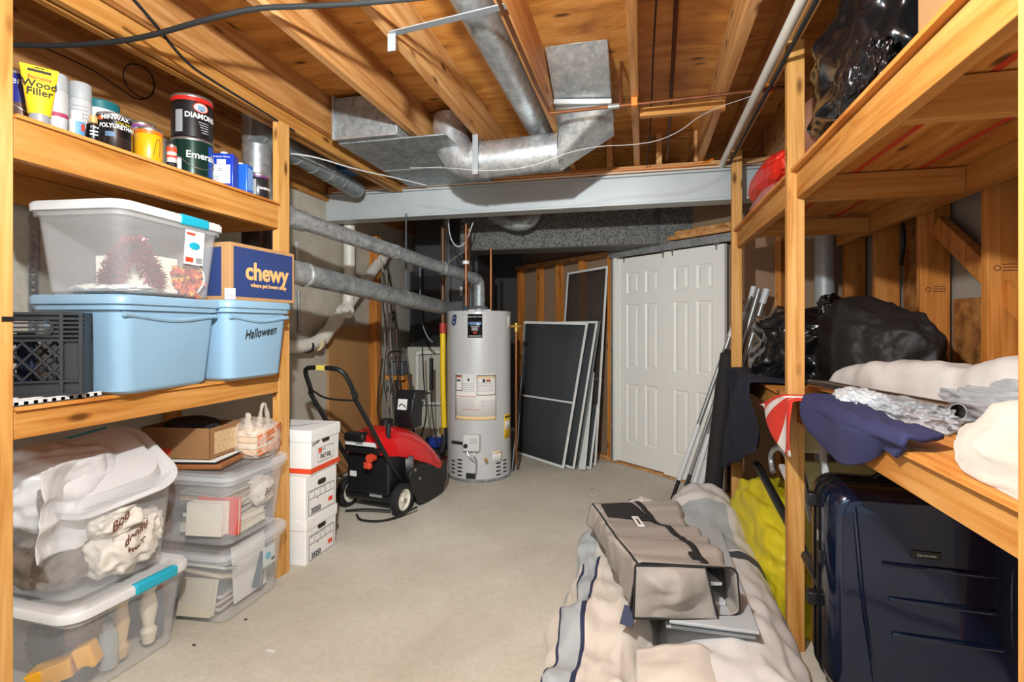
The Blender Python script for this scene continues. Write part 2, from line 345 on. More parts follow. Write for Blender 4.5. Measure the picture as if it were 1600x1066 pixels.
for k in range(24): 
    z=1.16+k*.035; b.box((-2.686,1.80,z),(-2.68,1.812,z+.035)); b.box((-2.686,1.828,z),(-2.68,1.84,z+.035)); b.box((-2.686,1.812,z),(-2.68,1.828,z+.018))
tag(b.build('metal_strap',GALV,flat=True),'vertical perforated metal strap on the concrete wall behind the totes','strap')
# ---------------------------------------------------------------- right shelving
t=thing('shelving_unit','pine shelving unit with black bags above and navy suitcase below','shelf')
for y,nm in ((1.0,'near'),(2.46,'mid'),(3.905,'far')): bx('post',(.595,y,0),(.662,y+.04,2.579),WZ,t)
for z0,z1,nm in ((1.909,2.02,'upper_rail'),(.967,1.054,'lower_rail')):
    for ya,yb in ((1.042,2.458),(2.502,3.903)): bx(nm,(.63,ya,z0),(.668,yb,z1),WY,t)
    bx('rear_rail',(1.268,.8,z0),(1.306,4.0,z1),WY,t)
    for y in (.85,1.60,2.52,3.46): bx('cross_member',(.67,y,z0),(1.267,y+.038,z1-.02 if y>3 else z1-.004),WX,t)
bx('upper_shelf',(.672,.8,2.021),(1.30,3.96,2.036),PLYY,t,.001); bx('lower_shelf',(.672,.8,1.055),(1.30,3.96,1.069),PLYY,t,.001)
for z in (2.021,1.055):
    for ya,yb in ((1.042,2.458),(2.502,3.903)): bx('shelf_lip',(.606 if z>2 else .615,ya,z),(.672,yb,z+.0145),PLYY,t,.001)
for x in (.86,1.10): bx('chalk_mark',(x,.9,2.0192),(x+.022,3.9,2.0208),mat('red_chalk',S(196,60,26),.8),t,0)
# right wall framing
for y,k in ((4.02,'beside the grey vertical duct'),(3.53,'with a dark gap on its left'),(3.01,'behind the black bag pile'),(2.49,'above the white folded tarp'),(1.97,'nearest the camera on the right'),(1.45,'at the right edge of the view')):
    struct(bx('wall_stud',(1.325,y,0),(1.45,y+.042,2.58),JZ),'right wall stud '+k,'stud','right wall studs')
k=MB().bar((1.40,3.0,1.86),(1.40,1.9,1.08),.09,.038,up=(1,0,0)).build('diagonal_brace',JZ); struct(k,'diagonal pine brace between the right wall studs','brace')
struct(bx('osb_panel',(1.455,2.1,1.0),(1.468,3.0,1.50),OSB),'rough chipboard panel behind the diagonal brace','panel')
struct(bx('osb_patch',(1.455,3.06,1.45),(1.468,3.50,1.98),OSB),'chipboard patch behind the black bracket','panel')
struct(bx('gap_panel',(1.455,3.06,0),(1.468,4.0,1.44),mat('dark_gap',S(40,34,30),.9)),'shade coloured panel closing the dark gap between the right wall studs','panel')  # dark sheet paints in the shade of the gaps between studs
q=[V((1.40,2.86+.52,1.93)),V((1.38,2.80+.52,1.89)),V((1.38,2.80+.52,1.80)),V((1.40,2.88+.52,1.72))]
b=MB()
for a,c in zip(q,q[1:]): b.bar(a,c,.035,.016,up=(1,0,0))
tag(b.build('wall_bracket',BLACK,bevel=.003),'bent black bracket fixed between right wall studs','bracket')
for y,z,x in ((2.49,1.60,1.345),(3.01,1.55,1.345)):   # grade stamps burnt in the studs are ink on the wood
    b=MB(); 
    for i in range(3): b.box((x+.03,y-.0012,z-.012+i*.012),(x+.085,y-.0006,z-.010+i*.012+.002))
    b.lathe([(.012,-.0006),(.012,.0006),(.009,.0006),(.009,-.0006)],(x+.012,y-.001,z),16,axis=(0,1,0),cap=False); o=struct(b.build('grade_stamp',BROWNINK),'faint grade stamp on the stud '+('above the folded tarp' if y<2.6 else 'behind the black bags'),'stamp')
tag(MB().lathe([(.062,0),(.062,2.5)],(1.215,4.06,.05),28).build('vent_duct',mat('grey_duct',S(176,178,178),.5,.3)),'grey round vertical duct in the far right corner','duct')
# ---------------------------------------------------------------- ductwork
t=thing('air_duct','flat rectangular galvanised duct hung between two left joists','duct')
b=MB().hexa([(-1.86,2.95,2.53),(-1.44,2.95,2.53),(-1.44,4.09,2.53),(-1.86,4.09,2.53),(-1.86,2.95,2.79),(-1.44,2.95,2.79),(-1.44,4.09,2.79),(-1.86,4.09,2.79)]); b.build('trunk',GALVD,t,bevel=.003)
bx('lower_panel',(-1.868,3.0,2.52),(-1.15,4.06,2.5295),GALVD,t); bx('end_flange',(-1.868,2.935,2.525),(-1.44,2.951,2.54),GALV,t,.001); bx('side_flange',(-1.872,2.93,2.53),(-1.858,2.955,2.8),GALV,t,.001); bx('seam',(-1.86,3.58,2.514),(-1.2,3.60,2.5195),GALV,t,.001)
tag(MB().cyl((-.66,-.6,2.672),(-.66,4.6,2.672),.078,n=32).build('round_duct',GALV),'long straight round galvanised duct running between joists','duct')
t=thing('branch_duct','large round galvanised duct with elbow and square boot overhead','duct')
cy,cz,r=3.33,2.455,.118
b=MB(); seg=[V((-1.235,cy,2.76)),V((-1.235,cy,2.62)),V((-1.20,cy,2.515)),V((-1.12,cy,cz)),V((-.99,cy,cz))]
b.tube(seg,r,32,smooth=1); b.build('elbow',GALV,t)
MB().cyl((-1.0,cy,cz),(-.50,cy-.02,cz+.01),r,n=32).build('pipe',GALV,t)
for p,q in ((V((-1.0,cy,cz)),V((-.985,cy,cz))),(V((-.60,cy-.015,cz+.008)),V((-.595,cy-.015,cz+.008))),(V((-1.07,cy,cz+.018)),V((-1.06,cy,cz+.014)))): MB().cyl(p,q,r+.004,n=32).build('seam_ring',GALV,t)
circ=[(V((-.50,cy-.02,cz+.01))+V((0,r*math.cos(a),r*math.sin(a)))) for a in [R(45+90*i/6) for i in range(24)]]
c4=[V((-.50,3.22,2.63)),V((-.50,2.98,2.63)),V((-.185,2.98,2.60)),V((-.185,3.30,2.60))]
rc=[]
quad=[V((-.49,3.34,2.655)),V((-.49,3.02,2.655)),V((-.17,3.02,2.62)),V((-.17,3.34,2.55))]
for i in range(24):
    k=i/6; a=int(k)%4; f=k-int(k); rc.append(quad[a].lerp(quad[(a+1)%4],f))
MB().loft([circ,rc],False,False).build('transition',GALV,t,angle=60)
b=MB(); lo=[V((-.492,3.02,2.66)),V((-.168,3.02,2.63)),V((-.168,3.34,2.63)),V((-.492,3.34,2.66))]; hi=[V((-.49,2.70,2.812)),V((-.17,2.70,2.812)),V((-.17,3.34,2.812)),V((-.49,3.34,2.812))]
b.loft([lo,hi]); b.build('boot',GALV,t,bevel=.004)
MB().bar((-.495,3.012,2.652),(-.165,3.012,2.622),.03,.03).build('boot_flange',STEEL,t,bevel=.003)
b=MB().m(GALVD); W=mat('strap_white',S(158,163,166),.45,.5)
pts=[V((-1.025,3.20,2.585)),V((-1.025,3.20,2.33)),V((-1.02,3.26,2.325))]
b=MB(); b.bar(pts[0],pts[1],.036,.004,up=(0,1,0)); tag(b.build('hanger_strap',W),'short white metal strap holding the duct elbow','strap')
b=MB(); b.bar((-1.0,2.0,2.572),(-.5,1.93,2.572),.035,.004); b.bar((-1.0,2.0,2.574),(-1.0,2.0,2.50),.035,.004,up=(0,1,0)); tag(b.build('hanger_strap',W),'long pale metal strap under the round duct near the light','strap')
t=thing('flex_duct','shadowed round duct running along the left rim board','duct'); MB().tube([(-2.28,2.75,2.56),(-2.28,3.3,2.54),(-2.29,3.95,2.50)],.075,20).build('duct_body',GALVD,t)
for k in range(6): MB().cyl((-2.28,2.78+k*.18,2.558-.008*k),(-2.28,2.79+k*.18,2.558-.008*k),.078,n=20).build('rib',GALVD,t)
tag(bx('junction_box',(-1.97-.25,3.55,2.54),(-1.80-.25,3.72,2.62),mat('blue_box',S(30,84,140),.5)),'blue electrical box tucked behind the left rails','electrical box')
t=thing('foil_duct','large dark speckled duct crossing above the water heater','duct')
FOIL=mat('duct_liner',S(124,122,118),.75,0,col2=S(56,55,54),vs=70)
bx('duct_body',(-1.75,4.95,2.11),(1.2,5.30,2.50),FOIL,t,.02,seg=3); bx('hanger',(.115,4.93,2.11),(.145,4.949,2.5),mat('dark_strap',S(70,70,70),.6),t,0)
tag(MB().tube([(-1.35,4.78,2.42),(-1.2,4.72,2.33),(-1.06,4.72,2.30),(-.97,4.74,2.36),(-.95,4.8,2.5)],.072,24,smooth=2).build('elbow_duct',GALVD),'small round duct elbow below the beam','duct')
# copper pipe with clips, other pipes
t=thing('copper_pipe','copper pipe running across under the joists','pipe')
MB().tube([(-.50,2.90,2.548),(.1,2.885,2.548),(.78,2.86,2.548),(1.2,2.85,2.548)],.0095,10).build('pipe_run',COPPER,t); MB().tube([(-.50,2.90,2.548),(-.505,2.895,2.57),(-.515,2.6,2.573),(-.515,1.7,2.573)],.0095,10).build('pipe_branch',COPPER,t)
for x in (-.042,.615): bx('clip',(x-.016,2.872,2.535),(x+.016,2.896,2.579),ORANGE,t)
MB().cyl((-.18,2.89,2.548),(-.12,2.889,2.548),.014,n=10).build('coupling',STEEL,t)
tag(MB().tube([(-.115,2.9,2.555),(-.112,2.95,2.81)],.008,8).build('copper_riser',COPPER),'short copper riser beside the square duct boot','pipe')
tag(MB().tube([(.14,2.3,2.80),(.155,2.9,2.74),(.175,4.05,2.59)],.011,8).build('brown_pipe',mat('old_copper',S(92,52,30),.5,.6)),'thin dark brown pipe under the plywood','pipe')
tag(MB().tube([(.06,2.3,2.80),(.05,2.7,2.70),(.05,3.4,2.62),(.03,4.05,2.55)],.004,6,smooth=2).build('black_wire',BLACKR),'thin black wire hanging beside the brown pipe','wire')
tag(MB().tube([(.553,.9,2.535),(.553,4.1,2.535)],.021,16).build('plastic_pipe',PVC),'white plastic pipe along the ceiling above the right shelf','pipe')
tag(MB().tube([(.583,.9,2.50),(.583,2.0,2.495),(.575,3.0,2.485),(.585,3.95,2.50)],.009,8,smooth=2).build('black_cable',BLACKR),'black cable strapped beside the white ceiling pipe','cable')
tag(bx('wood_block',(-.015,3.02,2.53),(.43,3.06,2.578),WX),'short pale wooden block nailed between two joists','block')
def path(name,pts,r,mt,label,cat,n=6,sm=2,group=None): return tag(MB().tube(pts,r,n,smooth=sm).build(name,mt),label,cat,group)
path('power_cable',[oZ(18,70,2.46),oZ(90,72,2.46),oZ(180,66,2.47),oZ(240,55,2.475),oZ(330,28,2.50),oZ(400,12,2.55),oZ(470,10,2.562),oZ(560,6,2.562),oZ(700,-8,2.562)],.010,BLACKR,'thick black cable sagging across the left joists','cable',8)
path('thin_wire',[oZ(205,-5,2.487),oZ(240,35,2.487),oZ(290,98,2.487),oZ(330,125,2.487),oZ(400,168,2.487),oZ(460,205,2.487)],.006,BLACKR,'thin dark cable stapled along the left rail','cable')
lp=[oX(u,v,-2.675) for u,v in ((60,70),(100,88),(150,112),(190,140),(215,158),(240,150),(243,125),(225,103),(200,98),(190,115),(200,140),(230,158),(242,140),(238,118))]
path('coiled_wire',lp,.003,BLACKR,'thin black wire looped on the rim board','wire')
path('white_wire',[oD(640,262,3.3),oD(700,262,3.15),oD(760,268,3.05),oD(830,262,2.98),oD(910,229,2.85),oD(1010,226,2.8),oD(1060,208,2.75),oD(1100,175,2.7),oD(1190,145,2.65),oD(1260,120,2.6)],.0014,mat('wire_grey',S(200,198,196),.5),'thin pale wire drooping below the copper pipe','wire',5)
path('orange_cable',[(-2.6,4.095,2.53),(-2.2,4.09,2.545),(-1.6,4.085,2.535),(-1.2,4.09,2.555),(-.6,4.085,2.54),(0,4.09,2.55),(.4,4.09,2.545),(.5,4.12,2.59)],.010,ORANGE,'orange cable lying along the steel beam','cable',8)
path('white_cable',[(-2.6,4.08,2.523),(-1.9,4.08,2.527),(-1.1,4.075,2.521),(-.3,4.08,2.528),(.5,4.08,2.523),(1.3,4.08,2.53)],.007,mat('cable_cream',S(224,206,180),.5),'cream cable lying along the steel beam','cable',8)
path('tan_cable',[(-2.55,4.07,2.54),(-1.5,4.076,2.549),(-.7,4.075,2.542),(.2,4.08,2.549),(.58,4.075,2.545)],.006,mat('cable_tan',S(214,150,90),.5),'tan cable along the beam above the cream one','cable',8)
path('white_wire',[(-2.3,3.0,2.50),(-2.1,3.05,2.485),(-1.98,3.4,2.484),(-1.85,3.7,2.505),(-1.7,4.0,2.51)],.005,WHITE,'white cable looping under the left rails','wire')
tag(MB().tube([(.9,3.15,2.30),(.86,3.05,2.42),(.95,2.98,2.53),(1.15,3.0,2.56)],.10,24,smooth=2).build('plastic_elbow',mat('brown_pipe_mat',S(164,112,86),.5)),'fat brown drain pipe elbow above the right shelf','pipe')
# ---------------------------------------------------------------- paint cans on the top shelf
ST=2.0405
def ang(x,y): return math.atan2(-y,-x)     # direction from (x,y) to the camera
def can(name,label,x,y,r,h,body,lid=STEEL,z=ST,bands=(),handle=False,cat='can',rim=True):
    t=thing(name,label,cat,(x,y,z))
    MB().lathe([(r*.96,0),(r,.004),(r,h-.012),(r*.975,h-.010)],n=36).build('can_body',body,t)
    MB().lathe([(r*1.02,h-.012),(r*1.03,h-.006),(r*1.0,h),(r*.90,h),(r*.88,h-.008),(0,h-.008)],n=36).build('lid',lid,t)
    for z0,z1,a,mt in bands:      # printed label band: a = half angle from the viewer's side (pi = all round)
        c=ang(x,y); MB().lathe([(r+.0008,z0),(r+.0008,z1)],n=28,a0=c-a,a1=c+a).build('printed_band',mt,t,solid=.0004)
    if handle:
        c=ang(x,y)-1.15; p=V((r*math.cos(c),r*math.sin(c),h*.78)); MB().sphere(p,.013,10,8).build('handle_boss',STEEL,t)
        c2=c+PI; q=[(r*1.04*math.cos(c+a*PI/10),r*1.04*math.sin(c+a*PI/10),h*.78-.10*math.sin(a*PI/10)) for a in range(11)]
        MB().tube(q,.002,6).build('wire_handle',STEEL,t)
    return t
def ctext(t,s,mt,size,r,x,y,z,da=0,**k): return text(t,'lettering',s,mt,size,None,bend=(0,0,r,ang(x,y)+da,z),**k)
bluecan=mat('can_navy',S(28,36,120),.3); browncan=mat('can_brown',S(92,66,56),.3,.3); maroon=mat('maroon',S(60,30,34),.4); sil=mat('silver_print',S(196,198,200),.25,.4)
x,y=-2.12,1.405; t=can('paint_can','navy and brown gallon paint can at the left end of the top shelf',x,y,.085,.20,browncan,bands=((.09,.186,PI,bluecan),(.004,.035,PI,maroon)),handle=True)
ctext(t,'Benjamin',WHITEP,.034,.086,x,y,.162,.15,ext=.0002); bx('label_patch',(.0,0,0),(.001,.001,.001),WHITE,t,0) if 0 else None
# yellow squeeze tube
t=thing('filler_tube','yellow wood filler tube standing on its grey cap','tube',(-1.965,1.352,ST),(0,0,ang(-1.965,1.352)+PI/2+.05))
b=MB(); rings=[]
for k in range(9):
    f=k/8; w=.030+.020*f; d=.024*(1-f)**.8+.0015; z=.035+.165*f; rings.append([(w*math.cos(a),d*math.sin(a),z) for a in [2*PI*i/28 for i in range(28)]])
b.loft(rings); b.build('tube_body',YELLOW,t); MB().lathe([(.029,0),(.03,.002),(.027,.036)],n=28).build('cap',mat('cap_grey',S(150,152,154),.4),t)
for z,s,sz,m_ in ((.135,'Wood',.034,INK),(.108,'Filler',.034,INK),(.158,'Stainable',.017,mat('orange_ink',S(206,96,28),.6))):
    d=.024*(1-(z-.035)/.165)**.8+.0015; text(t,'lettering',s,m_,sz,(0,-d-.0006,z),(1,0,0),(0,.06,1),ext=.0004,bold=.0004)
b=MB().box((-.03,-.0075,.178),(.03,-.0055,.186)); b.build('printed_band',INK,t); MB().box((-.012,-.005,.192),(.012,-.0026,.195)).build('hang_slot',INK,t)
def spray(label,x,y,h,r,body,cap,capr=1.0):
    t=thing('spray_can',label,'spray can',(x,y,ST)); hb=h*.72
    MB().lathe([(r*.95,0),(r,.004),(r,hb),(r*.9,hb+.006)],n=30).build('can_body',body,t); MB().lathe([(r*capr,hb+.004),(r*capr*1.01,hb+.02),(r*capr*.98,h-.004),(r*capr*.9,h),(0,h)],n=30).build('cap',cap,t); return t
capg=mat('cap_light_grey',S(168,172,174),.45); canw=mat('can_pale',S(206,208,208),.35,.2)
t=spray('slim grey spray can half hidden behind the yellow tube',-2.03,1.452,.225,.033,canw,capg); MB().lathe([(.0335,.07),(.0335,.085)],n=24).build('printed_band',mat('pink_ink',S(170,60,90),.6),t)
t=spray('light grey spray can right of the yellow tube',-2.045,1.545,.235,.036,canw,capg)
for k in range(4): MB().lathe([(.0364,.10+k*.014),(.0364,.103+k*.014)],n=24,a0=ang(-2.04,1.545)-.7,a1=ang(-2.04,1.545)+.7).build('printed_line',GREYINK,t)
t=thing('glue_bottle','small white capped bottle with blue and red label on the shelf edge','bottle',(-1.962,1.472,ST))
MB().lathe([(.021,0),(.023,.003),(.023,.062),(.017,.07)],n=24).build('bottle_body',WHITE,t); MB().lathe([(.018,.068),(.018,.096),(0,.096)],n=20).build('cap',WHITE,t); a=ang(-1.962,1.472); MB().lathe([(.0234,.01),(.0234,.058)],n=16,a0=a-.2,a1=a+1.3).build('label_wrap',mat('sky_print',S(90,150,200),.5),t); MB().lathe([(.0238,.025),(.0238,.05)],n=10,a0=a+.5,a1=a+1.1).build('red_print',REDINK,t)
t=thing('stain_bottle','tiny black bottle with a tan cap','bottle',(-1.958,1.527,ST))
MB().lathe([(.020,0),(.021,.003),(.021,.066),(.013,.074)],n=24).build('bottle_body',BLACKG,t); MB().lathe([(.013,.072),(.013,.10),(0,.10)],n=18).build('cap',mat('tan_cap',S(206,160,96),.45),t)
for k in range(3): ctext(t,'MINI',WHITEP,.012,.021,-1.958,1.527,.055-.016*k,.2,ext=.0002) if k==0 else MB().lathe([(.0213,.05-.012*k),(.0213,.055-.012*k)],n=10,a0=ang(-1.958,1.527)-.5,a1=ang(-1.958,1.527)+.7).build('printed_line',WHITEP,t)
tl=mat('teal_lid',S(24,110,118),.4)
x,y=-2.15,1.70; t=can('paint_can','tall white and yellow can with a teal rim behind the small bottles',x,y,.068,.235,WHITE,tl,bands=((.20,.228,PI,tl),(.02,.13,PI,YELLOW)))
x,y=-1.998,1.64; t=can('polyurethane_can','black and brown polyurethane quart can',x,y,.057,.145,mat('can_espresso',S(58,46,42),.22,.4),bands=((.055,.134,PI,BLACKG),(.134,.1342,.1,mat('orange_band',S(214,90,40),.5))))
ctext(t,'MINWAX',WHITEP,.022,.058,x,y,.124,.05,bold=.0006,ext=.0002); MB().lathe([(.0584,.114),(.0584,.130)],n=8,a0=ang(x,y)-1.0,a1=ang(x,y)-.62).build('orange_patch',MATS['orange_band'],t); ctext(t,'POLYURETHANE',WHITEP,.0235,.058,x,y,.092,.32,sx=.78,bold=.0007,ext=.0002); MB().lathe([(.0588,.052),(.0588,.07)],n=12,a0=ang(x,y)-.5,a1=ang(x,y)+.05).build('blue_print',mat('steel_blue',S(90,120,150),.5),t)
ctext(t,'Clear Satin',mat('yellow_ink',S(236,200,40),.6),.012,.058,x,y,.108,.55,ext=.0002)
t=thing('caulk_tube','white cone nozzle poking up behind the black can','tube',(-2.15,1.745,ST)); MB().lathe([(.026,0),(.026,.185)],n=24).build('tube_body',WHITE,t); MB().lathe([(.027,.183),(.012,.235),(0,.24)],n=24).build('nozzle',WHITE,t)
pur=mat('purple_lid',S(128,58,140),.4); yel2=mat('can_yellow',S(234,170,20),.3)
x,y=-2.10,1.845; t=can('paint_can','yellow can with a purple rim behind the orange rimmed can',x,y,.05,.20,yel2,STEEL,bands=((.165,.186,PI,pur),))
x,y=-1.995,1.785; t=can('stain_can','yellow quart can with orange rim and brown scribble',x,y,.050,.145,yel2,STEEL,bands=((.118,.134,PI,mat('orange_print',S(224,110,20),.4)),))
a=ang(x,y)+.35; b=MB(); b.tube([((.0512)*math.cos(a+q),.0512*math.sin(a+q),z) for q,z in ((0,.03),(.1,.07),(.25,.10),(.5,.105),(.52,.06),(.45,.03))],.0012,5,smooth=1); b.build('scribble',BROWNINK,t)
x,y=-1.963,1.866; t=can('small_can','small red and white can beside the stacked gallons',x,y,.019,.105,mat('print_white',S(200,196,190),.5),STEEL,bands=((.075,.095,PI,REDINK),(.05,.06,PI,REDINK),(.01,.03,PI,INK)))
x,y=-2.035,2.045; t=can('paint_can','dark green gallon can under the black one',x,y,.085,.185,mat('can_green',S(20,52,44),.22,.35),handle=True,bands=((.175,.182,PI,STEEL),))
ctext(t,'Emerald',WHITEP,.044,.086,x,y,.105,.55,bold=.0007,ext=.0002)
c=ang(x,y); MB().lathe([(.0856,.02),(.0856,.09)],n=8,a0=c-.95,a1=c-.5).build('white_label',WHITEP,t)
MB().lathe([(.0856,.02),(.0856,.16)],n=8,a0=c+.85,a1=c+1.4).build('blue_label',mat('royal',S(30,70,160),.5),t)
t=can('paint_can','black gallon can with red rim stacked on the green can',x,y,.085,.195,mat('can_black',S(30,28,30),.3,.1,var=.4,vs=30),z=ST+.186,bands=((.165,.186,PI,mat('red_rim',S(206,40,30),.35)),))
ctext(t,'DIAMOND',WHITEP,.033,.086,x,y,.098,.50,bold=.0010,ext=.0002,sx=.92)
a0=c+.42; pts=[V((.0866*math.cos(a0+.36*math.cos(k*PI/12)),.0866*math.sin(a0+.36*math.cos(k*PI/12)),.138+.021*math.sin(k*PI/12))) for k in range(24)]
MB().poly(pts).build('oval_badge',WHITEP,t,solid=.001); ring=pts+[pts[0]]; MB().tube(ring,.0022,6).build('oval_ring',REDINK,t); MB().lathe([(.0874,.126),(.0874,.148)],n=8,a0=a0-.17,a1=a0+.17).build('badge_print',mat('badge_blue',S(120,150,176),.5),t)
MB().lathe([(.0858,.02),(.0858,.12)],n=8,a0=c-.85,a1=c-.45).build('grey_label',GREYINK,t)
for k in range(5): MB().lathe([(.0858,.07-.011*k),(.0858,.074-.011*k)],n=8,a0=c+.3+.04*k,a1=c+.85).build('printed_line',GREYINK,t)
bt=mat('tin_blue',S(24,60,180),.28,.2)
t=thing('solvent_tin','blue rectangular tin with a white label facing the camera','tin',(-1.985,2.185,ST),(0,0,.38))
MB().box((-.055,-.035,0),(.055,.035,.165)).build('tin_body',bt,t,bevel=.006,seg=3); MB().lathe([(.016,.164),(.016,.178),(0,.178)],(.0,0,0),18).build('cap',WHITE,t)
MB().box((-.046,-.0365,.02),(.040,-.0352,.11)).build('label_panel',WHITEP,t); MB().box((-.02,-.0365,.112),(.02,-.0352,.135)).build('label_badge',WHITEP,t)
text(t,'lettering','Benjamin Moore',WHITEP,.0115,(0,-.0355,.148),(1,0,0)); text(t,'lettering','Paint\nThinner',INK,.010,(-.005,-.0367,.085),(1,0,0))
for k in range(3): MB().box((-.04,-.0369,.03+.01*k),(-.005,-.0364,.034+.01*k)).build('printed_line',GREYINK,t)
t=thing('solvent_tin','narrow blue tin right behind the labelled blue tin','tin',(-1.99,2.30,ST),(0,0,.2)); MB().box((-.05,-.03,0),(.05,.03,.15)).build('tin_body',mat('tin_blue2',S(40,100,200),.3),t,bevel=.006,seg=3); MB().box((.0505,-.02,.02),(.0515,.02,.13)).build('label_panel',mat('pale_blue_print',S(120,160,215),.5),t); MB().lathe([(.014,.149),(.014,.16),(0,.16)],n=16).build('cap',WHITE,t)
x,y=-2.1,2.40; can('paint_can','dark green can half hidden by the blue tins',x,y,.05,.15,MATS['can_green'])
x,y=-1.99,2.425; t=can('paint_can','black quart can with a purple rim next to the shelf post',x,y,.056,.135,mat('can_dark_print',S(44,42,44),.28,.3),bands=((.112,.126,PI,mat('plum_band',S(110,60,110),.4)),))
ctext(t,'DIAMOND',WHITEP,.018,.057,x,y,.055,.75,ext=.0002,bold=.0005); c=ang(x,y); MB().lathe([(.0566,.01),(.0566,.10)],n=10,a0=c-.9,a1=c-.15).build('bar_label',GREYINK,t)
# ---------------------------------------------------------------- flue stack and pipes
t=thing('flue_stack','round metal flue standing behind the end of the left shelving','flue pipe',(-2.33,2.83,1.15)); MB().lathe([(.085,0),(.085,1.66)],n=30).build('pipe_body',GALV,t); MB().lathe([(.088,.53),(.088,.86)],n=30).build('dark_section',mat('dark_flue',S(64,56,52),.3,.5),t); MB().lathe([(.09,1.0),(.09,1.03)],n=30).build('collar',STEEL,t)
h=V((-1.473,4.715,0)); e=h+V((0,0,1.80)); s=V((-2.03,2.88,2.015)); dv=(s-e).normalized()
t=thing('vent_pipe','slim galvanised vent pipe sloping down to the water heater','vent pipe')
m1=s.lerp(e,.42); MB().cyl(s,m1,.053,n=26).build('crinkled_section',galv('galvanised_rough',S(206,208,208),S(140,144,146),.36,.7,60),t)
MB().cyl(m1,e-dv*-.10,.049,n=26).build('smooth_section',GALVD,t)
for q,mm in ((s,GALV),(m1,GALVD),(s.lerp(e,.72),GALVD)): MB().cyl(q-dv*.012,q+dv*.012,.057,n=26).build('seam_ring',mm,t)
MB().tube([s+dv*.12,s],.062,24).build('collar',GALV,t); MB().tube([s+dv*.105,s+dv*.125],.067,24).build('collar_bead',GALV,t)
MB().tube([e+dv*.11,e+dv*.03,e+V((0,0,-.04)),e+V((0,0,-.13))],.052,24,smooth=2).build('elbow',GALVD,t); MB().cyl(e+V((0,0,-.12)),e+V((0,0,-.24)),.055,n=24).build('riser',GALVD,t); MB().lathe([(.058,1.56),(.10,1.525),(.10,1.512)],(h.x,h.y,0),28).build('draft_hood',GALVD,t)
s2=oD(470,428,3.15); e2=oD(702,483,5.1); dv=(s2-e2).normalized()
t=thing('vent_pipe','thicker dull vent pipe passing behind the water heater','vent pipe'); MB().cyl(s2,e2,.066,n=28).build('pipe_body',GALVD,t); MB().cyl(s2+dv*.10,s2,.070,n=28).build('collar',GALV,t); MB().cyl(s2-dv*.03,s2-dv*.05,.074,n=28).build('collar_bead',GALV,t); q=s2.lerp(e2,.58); MB().cyl(q-dv*.006,q+dv*.006,.069,n=28).build('seam_ring',GALVD,t)
tag(MB().cyl(q+V((0,.05,-.04)),V((q.x,q.y+.05,2.29)),.007,n=8).build('hanger_rod',DARKST),'thin steel rod holding the thick vent pipe','rod')
# pvc drain
t=thing('drain_pipe','white plastic drain pipe with a sloping branch on the concrete wall','drain pipe'); r=.052
A=lambda u,v,x=-2.60: oX(u,v,x)
MB().tube([A(546,345),A(546,440),A(544,480)],r,22).build('vertical_pipe',PVC,t)
MB().tube([A(610,386),A(560,455),A(520,508),A(503,530),A(480,541),A(430,543)],r,22,smooth=1).build('sloping_pipe',PVC,t)
for (u,v),(u2,v2) in (((598,402),(594,408)),((573,437),(566,447)),((527,499),(519,509)),((509,522),(503,529))): MB().cyl(A(u,v),A(u2,v2),r+.008,n=22).build('coupling',mat('pvc_band',S(216,208,192),.45),t)
MB().cyl(A(546,440),A(546,452),r+.008,n=22).build('coupling',MATS['pvc_band'],t)
p=A(534,487,-2.60); MB().cyl(p,p+V((.085,-.03,0)),.062,n=22).build('cleanout_cap',PVC,t); q=p+V((.085,-.03,0)); MB().box((q.x,q.y-.03,q.z-.012),(q.x+.016,q.y+.02,q.z+.012)).build('cap_nut',PVC,t)
p=A(482,541); MB().cyl(p,A(479,541.3),r+.004,n=22).build('rubber_ring',BLACKR,t); MB().cyl(A(497,536),A(494,537.3),r+.009,n=22).build('coupling',mat('pvc_yellowed',S(226,206,160),.45),t)
b=MB(); p0=oX(466,455,-2.675); p1=oX(468,520,-2.675); b.cyl(p0,p1,.012,n=10); tag(b.build('conduit',GALVD),'thin grey conduit on the concrete wall beside the left post','conduit')
b=MB(); p0=oX(463,378,-2.672); p1=oX(465,420,-2.672); b.bar(p0,p1,.03,.004,up=(1,0,0)); tag(b.build('white_tag',WHITE),'narrow white plastic strip on the concrete wall','strip')
tag(MB().hexa([(-2.685,4.13,.03),(-2.655,4.13,.03),(-2.655,4.84,.03),(-2.685,4.84,.03),(-2.685,4.13,1.37),(-2.67,4.13,1.37),(-2.67,4.84,1.37),(-2.685,4.84,1.37)]).build('brown_board',mat('hardboard',S(182,134,82),.75,var=.08,vs=3),bevel=.002),'large brown hardboard sheet leaning on the concrete wall','board')
struct(bx('trim_4',(-2.685,4.87,0),(-2.60,4.96,2.28),JZ),'pine stud at the end of the concrete wall beside the cables','trim')
# ---------------------------------------------------------------- totes
def tote(name,label,loc,rot,w,d,h,mt,tw=1.13,td=1.16,r=.05,rim=.014,group=None,lip=True,alpha_lid=None):
    t=thing(name,label,'storage bin',loc,rot,group); b=MB(); rings=[]
    for f,z in ((.93,0),(1,.012),(1,.02)): rings.append(rrect(w*f,d*f,r,5,z=z))
    for k in range(1,9): f=k/8; rings.append(rrect(w*(1+(tw-1)*f),d*(1+(td-1)*f),r,5,z=.02+(h-.02)*f))
    b.loft(rings,True,False); b.build('bin_body',mt,t,solid=.0025,angle=50)
    if lip:
        b=MB(); W,D=w*tw,d*td
        b.loft([rrect(W+.004,D+.004,r,5,z=h-.035),rrect(W+.018,D+.018,r,5,z=h-.034),rrect(W+.020,D+.020,r,5,z=h),rrect(W,D,r,5,z=h+.001)],False,False); b.build('rim',mt,t,solid=.002,angle=50)
    return t
